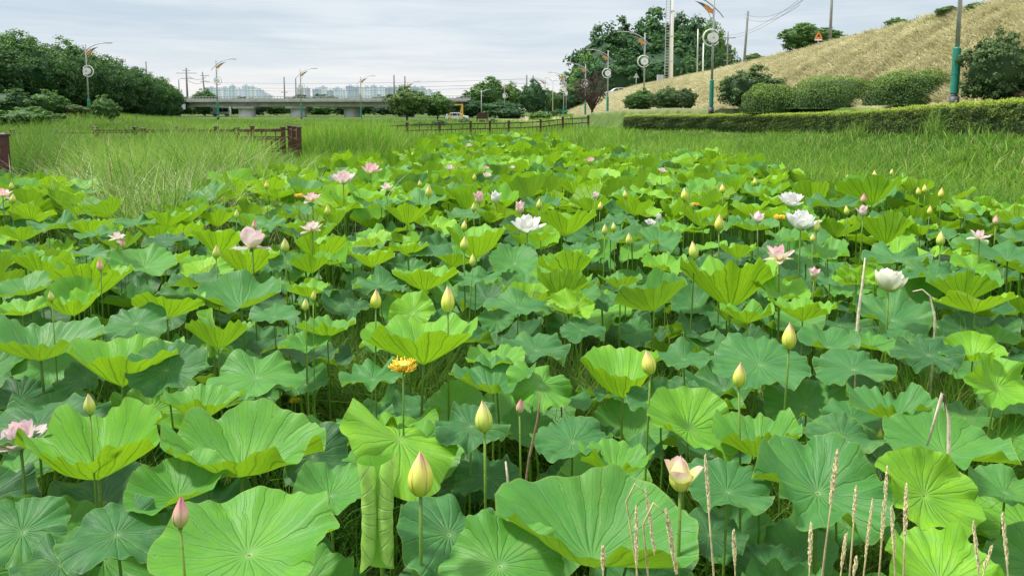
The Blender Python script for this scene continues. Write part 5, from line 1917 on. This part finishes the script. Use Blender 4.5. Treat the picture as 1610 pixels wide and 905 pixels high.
# ------------------------------------------------------------------ apartments
def facade(name, col):
    m, t = new_mat(name)
    tc = t.n('ShaderNodeTexCoord').outputs['Object']
    v = t.xyz(tc)
    u = t.m('ADD', v[0], t.m('MULTIPLY', v[1], .7))
    wx = t.m('PINGPONG', t.m('MULTIPLY', u, .16), .5)
    wz = t.m('PINGPONG', t.m('MULTIPLY', v[2], .33), .5)
    win = t.m('MULTIPLY', t.smooth(wx, .18, .24), t.smooth(wz, .14, .2))
    stripe = t.smooth(t.noise(t.comb(t.m('MULTIPLY', u, .05), 0, 0), 2.0, 1), .45, .55)
    c = t.mix(t.m('MULTIPLY', stripe, .35), col, tuple(a * .62 for a in col))
    c = t.mix(t.m('MULTIPLY', win, .45), c, (.25, .33, .42))
    finish(t, c, .7, .3)
    return m


FA = [facade('hazed_blue_facade', (.68, .78, .86)), facade('hazed_white_facade', (.84, .88, .92)), facade('hazed_grey_facade', (.50, .58, .68)), facade('hazed_mauve_facade', (.62, .62, .70))]  # distance haze is painted into these pale bluish facade colours
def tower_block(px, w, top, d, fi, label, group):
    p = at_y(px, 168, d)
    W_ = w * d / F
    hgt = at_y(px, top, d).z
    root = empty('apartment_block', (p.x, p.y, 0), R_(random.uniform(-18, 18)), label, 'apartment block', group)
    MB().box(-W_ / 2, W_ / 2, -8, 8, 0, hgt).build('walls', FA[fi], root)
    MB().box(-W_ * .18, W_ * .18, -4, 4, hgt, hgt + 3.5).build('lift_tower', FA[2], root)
    MB().box(-W_ / 2 - .4, W_ / 2 + .4, -8.4, 8.4, hgt, hgt + .9).build('roof_parapet', FA[1], root)
rgl = np.random.default_rng(5)
cl1 = [(334,9,139),(346,8,141),(355,10,139),(367,8,136),(377,9,141),(388,7,136),(398,9,138),(408,8,142),(416,8,147),(424,8,151)]
for i, (px, w, tp) in enumerate(cl1):
    tower_block(px, w, tp, 1300 + 40 * (i % 3), [0, 1, 0, 0, 1, 0, 1, 0, 1, 0][i], f"hazy pale blue apartment block behind bridge, {ORD[i]} in the near cluster", 'apartment blocks left of the bridge lamp')
cl2 = [(473,10,139),(484,8,140),(499,9,141),(509,9,138),(520,9,143),(531,8,140),(541,8,143),(551,8,136),(562,8,138),(577,9,138),(588,9,136),(600,10,138),(613,9,139),(622,9,138),(632,8,137),(652,8,138),(664,9,139),(675,9,143),(686,9,146)]
for i, (px, w, tp) in enumerate(cl2):
    tower_block(px, w, tp, 1250 + 45 * (i % 4), [3, 3, 2, 1, 2, 0, 1, 2, 2, 1, 0, 1, 2, 0, 1, 2, 0, 1, 0][i], f"hazy grey white apartment block over bridge deck, {ORD[i]} in the long cluster", 'apartment blocks above the bridge')

# ------------------------------------------------------------------ poles, pylons, wires
def pole(px, base, top, d, rad, label, arms=(), name='utility_pole', lean=0.0, mat='pole'):
    p = at_y(px, base, d)
    h = at_y(px, top, d).z - p.z
    root = empty(name, (p.x, p.y, p.z - 1.0), 0, label, 'pole', 'utility poles')
    MB().tube([(0, 0, 0), (lean, 0, h + 1)], [rad, rad * .75], 8).build('shaft', M[mat], root, True)
    for (t, w) in arms:
        z = (h + 1) * t
        MB().box(-w / 2, w / 2, -.07, .07, z - .06, z + .06).build('crossarm', M[mat], root)
    return p, h
pole(448,168,121,172,.20,'plain pole at the bridge, nearer the mid lamp',[(.55, 1.6)])
pole(466,168,123,176,.20,'plain pole on the bridge deck beside third lamp')
pole(620,160,118,178,.22,'dark pole over bridge behind the round tree')
pole(637,160,120,178,.22,'second dark pole over bridge behind round tree')
pole(828,150,118,180,.22,'pole rising behind the conical evergreen')
pole(838,150,119,182,.22,'shorter pole rising behind the conical evergreen',[(.8, 1.8)])
pole(232,150,97,175,.18,'pole with one arm behind the dense bank trees',[(.72, 3.2)])
pole(295,160,107,200,.28,'pylon with three crossarms beyond the bank trees',[(.86, 5.5), (.72, 3.5), (.93, 2)],'power_pylon')
pole(324,168,113,200,.22,'leaning pole with crossarms by the bridge end',[(.9, 2.4), (.75, 2.4)],'utility_pole',-.6)
pole(282,150,125,220,.18,'short pole over the bank trees')
pole(1170,92,18,96,.17,'slightly leaning utility pole on the levee crest',[], 'utility_pole', .3)
pole(1143,110,50,120,.14,'thin utility pole with boxes beyond the levee',[(.86, 2.4), (.35, 1.1), (.5, .9)])
pole(1305,62,-30,66,.14,'tall grey pole beside the orange warning sign',[(.98, 1.2)])
pole(1096,110,46,130,.14,'pale pole in front of the big tree clump',[],'utility_pole',0,'steel')
pole(1105,112,68,126,.13,'short whitish pole at the crest with white base',[],'utility_pole',0,'lampwhite')

# radio mast with ladder
p = at_y(1052, 122, 152)
g = float(gz(p.x, p.y))
root = empty('radio_mast', (p.x, p.y, p.z - .8), 0, 'tall white tubular mast with lattice ladder before the tree clump', 'mast')
MB().tube([(.35, 0, 0), (.35, 0, 12), (.35, 0, 26)], [.42, .32, .22], 12).build('tube', M['lampwhite'], root, True)
m = MB()
for x in (-1.15, -.35):
    m.tube([(x + .25, 0, 0), (x + .3, 0, 26)], .07, 6)
for k in range(44):
    z = .3 + k * .58
    m.tube([(-.9, 0, z), (-.1, 0, z)], .045, 5)
m.build('ladder', M['steel'], root)
m = MB()
for z in (4, 9, 14, 19):
    m.tube([(.35, 0, z - .1), (.35, 0, z + .1)], .5, 12)
m.build('flange', M['steel'], root)
MB().box(-2.4, -1.2, -.6, .6, 0, 1.3).build('equipment_box', M['steel'], root, False, .04)

def wire(a, b, sag, label, rad=.03):
    pts = []
    for k in range(17):
        t = k / 16
        v = a.lerp(b, t)
        pts.append(v + Vector((0, 0, -sag * 4 * t * (1 - t))))
    m = MB().tube([p_ - pts[0] for p_ in pts], rad, 5)
    o = m.build('overhead_wire', M['darkgrey'])
    o.location = pts[0]
    tag(o, label, 'wire', 'overhead wires')
wire(at_y(296,120,200), at_y(324,121,200), .8, 'upper wire between the pylon and leaning pole', .05)
wire(at_y(296,127,200), at_y(324,127,200), .8, 'lower wire between the pylon and leaning pole', .05)
for i, (y0, y1) in enumerate([(130, 126), (138, 133), (142, 138)]):
    wire(at_y(324, y0, 200), at_y(838, y1 - 2, 182), .6, ['highest', 'middle', 'lowest'][i] + ' long wire crossing the sky above the bridge', .035)
for i, (a, b) in enumerate([((1143, 56, 120), (1266, -8, 70)), ((1143, 60, 120), (1266, -2, 70)), ((1170, 22, 96), (1262, 0, 70)), ((1170, 28, 96), (1258, 8, 66))]):
    wire(at_y(*a), at_y(*b), .9, ['outermost', 'upper', 'lower', 'lowest'][i] + ' wire rising from utility poles over the levee', .018)

# ------------------------------------------------------------------ signs
p = at_y(1286, 76, 69)
root = empty('warning_sign', (p.x, p.y, p.z - .4), 0, 'small orange triangular warning sign with black symbol on levee crest', 'road sign')
hz = at_y(1286, 55, 69).z - p.z + .4
MB().tube([(0, 0, 0), (0, 0, hz)], .035, 8).build('post', M['steel'], root, True)
tp = MB().prism([(-.36, hz - .3), (.36, hz - .3), (0, hz + .34)], -.05, -.03).build('warning_panel', M['signorange'], root)
MB().prism([(-.13, hz - .2), (.13, hz - .2), (.06, hz + .02), (-.05, hz + .02)], -.06, -.052).build('symbol', M['black'], tp)
MB().box(-.34, .34, -.05, -.03, hz - .52, hz - .32).build('lower_plate', M['lampwhite'], root)
MB().box(-.34, .34, -.056, -.052, hz - .40, hz - .34).build('red_stripe', M['red'], root)

p = at_y(1000, 140, 165)
root = empty('warning_sign', (p.x, p.y, p.z - .6), 0, 'grey backed triangular road sign on the levee ramp before the tree clump', 'road sign')
hz = at_y(1000, 119, 165).z - p.z + .6
MB().tube([(0, 0, 0), (0, 0, hz)], .06, 8).build('post', M['steel'], root, True)
MB().prism([(-.62, hz - .5), (.62, hz - .5), (0, hz + .6)], -.08, -.03).build('warning_panel', M['rail'], root)

# brown notice board
p = at_y(758, 194, 98)
root = empty('notice_board', (p.x, p.y, p.z - .2), 0, 'brown notice board with arched roof behind the far railing', 'notice board')
w = 8 * 98 / F
hb = at_y(758, 177, 98).z - p.z + .2
MB().prism([(-w, hb * .48), (w, hb * .48), (w, hb * .82), (w * .75, hb), (-w * .75, hb), (-w, hb * .82)], -.08, .08).build('board', M['greytile'], root)
for s_ in (-1, 1):
    MB().box(s_ * w - .07, s_ * w + .07, -.1, .1, 0, hb * .82).build('post', M['greytile'], root)
MB().box(-w * .55, w * .55, -.12, -.05, hb * .12, hb * .40).build('planter', M['greytile'], root)

# yellow height frame
p = at_y(717, 186, 135)
root = empty('height_barrier', (p.x, p.y, p.z - .4), 0, 'yellow steel height barrier frame across the road by the parked car', 'barrier')
s = 135 / F
hb = 22 * s + .4
MB().box(-11 * s, -8.6 * s, -.15, .15, 0, hb * .8).build('post', M['yellow'], root)
MB().box(9 * s, 11.3 * s, -.15, .15, 0, hb).build('post', M['yellow'], root)
MB().obox((5 * s, 0, 0), (9.6 * s, 0, hb * .93), .2, .25).build('brace', M['yellow'], root)
MB().box(-2 * s, 9 * s, -.1, .1, hb - .22, hb + .0).build('beam', M['yellow'], root)

# ------------------------------------------------------------------ vehicles
def vehicle(px, base, d, L, hgt, label, name, profile, windows, head=-1, cat='car'):
    p = at_y(px, base, d)
    root = empty(name, (p.x, p.y, p.z), R_(8), label, cat)
    k = L / 4.6
    kz = hgt / 1.6
    prof = [(x * k, z * kz) for x, z in profile]
    wdt = .9
    b = MB().prism(prof, -wdt, wdt).build('body', M['carwhite'], root, False, .06)
    for w_ in windows:
        MB().prism([(x * k, z * kz) for x, z in w_], -wdt - .012, -wdt + .02).build('window', M['glassdark'], root)
    for x in (-1.42 * k, 1.42 * k):
        for yy in (-wdt + .02, wdt - .02):
            wh = MB()
            n = 18
            wh.prism([(x + .34 * math.cos(2 * PI * j / n), .34 + .34 * math.sin(2 * PI * j / n)) for j in range(n)], yy - .11, yy + .11)
            wo = wh.build('wheel', M['rubber'], root)
            MB().prism([(x + .19 * math.cos(2 * PI * j / n), .34 + .19 * math.sin(2 * PI * j / n)) for j in range(n)], yy - .12, yy + .12).build('rim', M['steel'], wo)
    MB().box(-L / 2 - .02, -L / 2 + .12, -.8, -.5, .75 * kz, .9 * kz).build('headlight', M['steel'], root)
    MB().box(L / 2 - .12, L / 2 + .02, -.8, -.5, .8 * kz, 1.0 * kz).build('taillight', M['red'], root)
    return root
suvp = [(-2.3,.35),(-2.28,.85),(-2.0,1.0),(-1.3,1.08),(-.7,1.52),(-.3,1.62),(1.5,1.62),(1.95,1.5),(2.25,1.0),(2.3,.4),(2.1,.28),(-2.1,.28)]
suvw = [[(-1.15,1.08),(-.62,1.48),(-.15,1.52),(-.15,1.06)],[(-.05,1.06),(-.05,1.53),(.85,1.53),(.85,1.04)],[(.95,1.04),(.95,1.53),(1.5,1.5),(1.85,1.08)]]
suvm = [[(-x, z) for x, z in reversed(w_)] for w_ in suvw]
o = vehicle(719, 190, 142, 4.3, 1.5, 'white estate car parked beyond the far railing beside the yellow frame', 'parked_car', suvp, suvw)
o.rotation_euler = (0, 0, R_(176))
for c_ in list(o.children):
    if c_.name.startswith('window'):
        c2 = c_.copy(); C.objects.link(c2); c2.parent = o; c2.scale = (1, -1, 1)
vanp = [(-2.3,.35),(-2.3,.9),(-1.8,1.1),(-1.2,1.65),(2.15,1.7),(2.3,1.5),(2.3,.4),(2.1,.28),(-2.1,.28)]
vanw = [[(-1.6,1.12),(-1.1,1.56),(-.6,1.56),(-.6,1.1)],[(-.5,1.1),(-.5,1.56),(.6,1.56),(.6,1.1)],[(.7,1.1),(.7,1.56),(1.9,1.56),(1.9,1.1)]]
vehicle(798, 188.5, 152, 4.3, 1.6, 'white van with dark windows parked by slim lamp post', 'parked_van', vanp, vanw, cat='van')
vehicle(972, 153, 196, 7.0, 2.4, 'white car driving down the levee ramp beside purplish tree', 'driving_car', suvp, suvw)
busp = [(-2.3,.3),(-2.3,1.55),(-2.2,1.62),(2.2,1.62),(2.3,1.5),(2.3,.3)]
busw = [[(-2.22,.8),(-2.22,1.4),(-1.9,1.4),(-1.9,.8)],[(-.9,.75),(-.9,1.4),(.5,1.4),(.5,.75)],[(.6,.75),(.6,1.4),(2.0,1.4),(2.0,.75)]]
vehicle(348, 183, 184, 4.4, 2.3, 'white lorry with dark windows parked beneath the bridge end', 'parked_lorry', busp, busw, cat='lorry')

# ------------------------------------------------------------------ railings
def railing(pts, label, topz=None, hgt=1.15):
    """pts: list of (px, top y, d) - posts interpolated"""
    P = [at_y(a, b, c) for a, b, c in pts]
    root = empty('wooden_railing', (P[0].x, P[0].y, P[0].z - hgt), 0, label, 'railing', 'brown railings along the boardwalk')
    O = Vector(root.location)
    for i in range(len(P) - 1):
        a, b = P[i], P[i + 1]
        L = (b - a).length
        n = max(1, round(L / 1.8))
        for k in range(n + (1 if i == len(P) - 2 else 0)):
            q = a.lerp(b, k / n) - O
            m = MB().box(q.x - .075, q.x + .075, q.y - .075, q.y + .075, q.z - hgt - .5, q.z - .02)
            pr = m.build('post', M['fence'], root, False, .008)
            MB().box(q.x - .095, q.x + .095, q.y - .095, q.y + .095, q.z - .05, q.z).add(
                [(q.x - .095, q.y - .095, q.z), (q.x + .095, q.y - .095, q.z), (q.x + .095, q.y + .095, q.z), (q.x - .095, q.y + .095, q.z), (q.x, q.y, q.z + .05)],
                [(0, 1, 4), (1, 2, 4), (2, 3, 4), (3, 0, 4)]).build('post_cap', M['fence_cap'], pr)
        for k in range(n):
            q0 = a.lerp(b, k / n) - O; q1 = a.lerp(b, (k + 1) / n) - O
            m = MB()
            for dz in (-.16, -.50, -1.02):
                m.obox(q0 + Vector((0, 0, dz)), q1 + Vector((0, 0, dz)), .06, .07)
            m.build('rails', M['fence'], root)
            m = MB()
            nb = 8
            for j in range(1, nb):
                v = q0.lerp(q1, j / nb)
                m.box(v.x - .02, v.x + .02, v.y - .018, v.y + .018, v.z - 1.0, v.z - .52)
                if j % 3 == 0:
                    m.box(v.x - .02, v.x + .02, v.y - .018, v.y + .018, v.z - .47, v.z - .18)
            m.build('baluster_panel', M['fence'], root)
    return root
railing([(445, 200, 31), (300, 201, 31.5), (150, 203, 32), (20, 204, 32.5)], 'brown wooden railing half buried in the weeds before the bank')
railing([(470, 200, 30), (455, 198, 33.5), (340, 199, 34.5), (150, 200, 35)], 'second brown railing behind the first on the same boardwalk')
railing([(6, 211, 18), (-60, 211, 18.2)], 'end of brown railing standing alone at the reed edge')
railing([(578, 196, 46), (640, 193, 47), (740, 191, 49), (800, 190, 50), (850, 188, 51), (885, 184, 52), (925, 182, 53)], 'long brown railing along the far end of the lotus pond')
railing([(690, 194, 44.5), (582, 195, 43)], 'short nearer brown railing at far end of pond', hgt=1.1) if False else None

# low far shrubs near parking
for i, (px, tp, w, d, mt) in enumerate([(690,189,26,80,'tree_dark'),(660,191,24,80,'tree_mid'),(775,187,16,100,'tree_dark'),(800,168,50,150,'tree_dark'),(850,176,40,120,'tree_mid'),(878,172,28,122,'tree_dark'),(730,186,20,95,'tree_mid')]):
    lab = ['dark low bush before the white car', 'low green bush next to the dark one', 'small clipped bush beside the notice board', 'dark bush behind the white van', 'pale bush under the evergreen', 'round dark bush near the railing corner', 'little bush in front of parked car'][i]
    add_tree(px, 198, tp, w, d, M[mt], lab, 'low bushes beyond the far railing', 4 + i % 2, 'leafy_bush', -.1, (200, 34, .06), 'bush')

# ------------------------------------------------------------------ light
SUN_EL, SUN_AZ = R_(60), R_(-82)   # azimuth measured from +Y towards +X
w = bpy.data.worlds.new("World")
scene.world = w
w.use_nodes = True
nt = w.node_tree
nt.nodes.clear()
t = NT(nt)
sky = t.n('ShaderNodeTexSky')
sky.sky_type = 'NISHITA'
sky.sun_disc = False
sky.sun_elevation = SUN_EL
sky.sun_rotation = SUN_AZ
bg1 = t.n('ShaderNodeBackground')
nt.links.new(sky.outputs[0], bg1.inputs[0])
bg1.inputs[1].default_value = .10
tc = t.n('ShaderNodeTexCoord').outputs['Generated']
v = t.xyz(tc)
zz = t.m('MAXIMUM', v[2], 0.0)
cv = t.comb(t.m('DIVIDE', v[0], t.m('ADD', zz, .045)), t.m('DIVIDE', v[1], t.m('ADD', zz, .045)), 0)
n1 = t.noise(cv, .28, 6, .6, .6)
n2 = t.noise(t.comb(t.m('MULTIPLY', v[0], 3.0), v[1], t.m('MULTIPLY', zz, 38)), 1.1, 6, .6, .5)
cl = t.m('ADD', t.m('MULTIPLY', n1, .45), t.m('MULTIPLY', n2, .55))
f = t.smooth(cl, .32, .68)
low = t.mix(t.m('ADD', .12, t.m('MULTIPLY', f, .75)), (.50, .61, .71), (.84, .88, .91))
hor = t.mix(t.smooth(n2, .4, .6), (.80, .83, .86), (.95, .92, .90))
col = t.mix(t.smooth(zz, .0, .105), hor, low)
up = t.mix(f, (1.1, 1.15, 1.2), (1.55, 1.56, 1.58))
col = t.mix(t.smooth(zz, .15, .5), col, up)
col = t.mix(t.smooth(v[2], -.02, 0, 1, 0), col, (.20, .26, .16))
bg2 = t.n('ShaderNodeBackground')
t.put(bg2.inputs[0], col)
bg2.inputs[1].default_value = 1.12
mx = t.n('ShaderNodeMixShader')
mx.inputs[0].default_value = .88
nt.links.new(bg1.outputs[0], mx.inputs[1])
nt.links.new(bg2.outputs[0], mx.inputs[2])
out = t.n('ShaderNodeOutputWorld')
nt.links.new(mx.outputs[0], out.inputs[0])

sd = bpy.data.lights.new('sun', 'SUN')
sd.energy = 5.0
sd.angle = R_(6)
sd.color = (1, .96, .88)
so = bpy.data.objects.new('sun', sd)
C.objects.link(so)
dv = Vector((math.sin(SUN_AZ) * math.cos(SUN_EL), math.cos(SUN_AZ) * math.cos(SUN_EL), math.sin(SUN_EL)))
so.rotation_euler = dv.to_track_quat('Z', 'Y').to_euler()
so.location = (0, 0, 50)

scene.view_settings.view_transform = 'Standard'
scene.view_settings.look = 'None'
scene.view_settings.exposure = 0
scene.cycles.max_bounces = 6
scene.cycles.transparent_max_bounces = 4
print('leaves individual', len(leaf_recs), 'fill', len(fill))
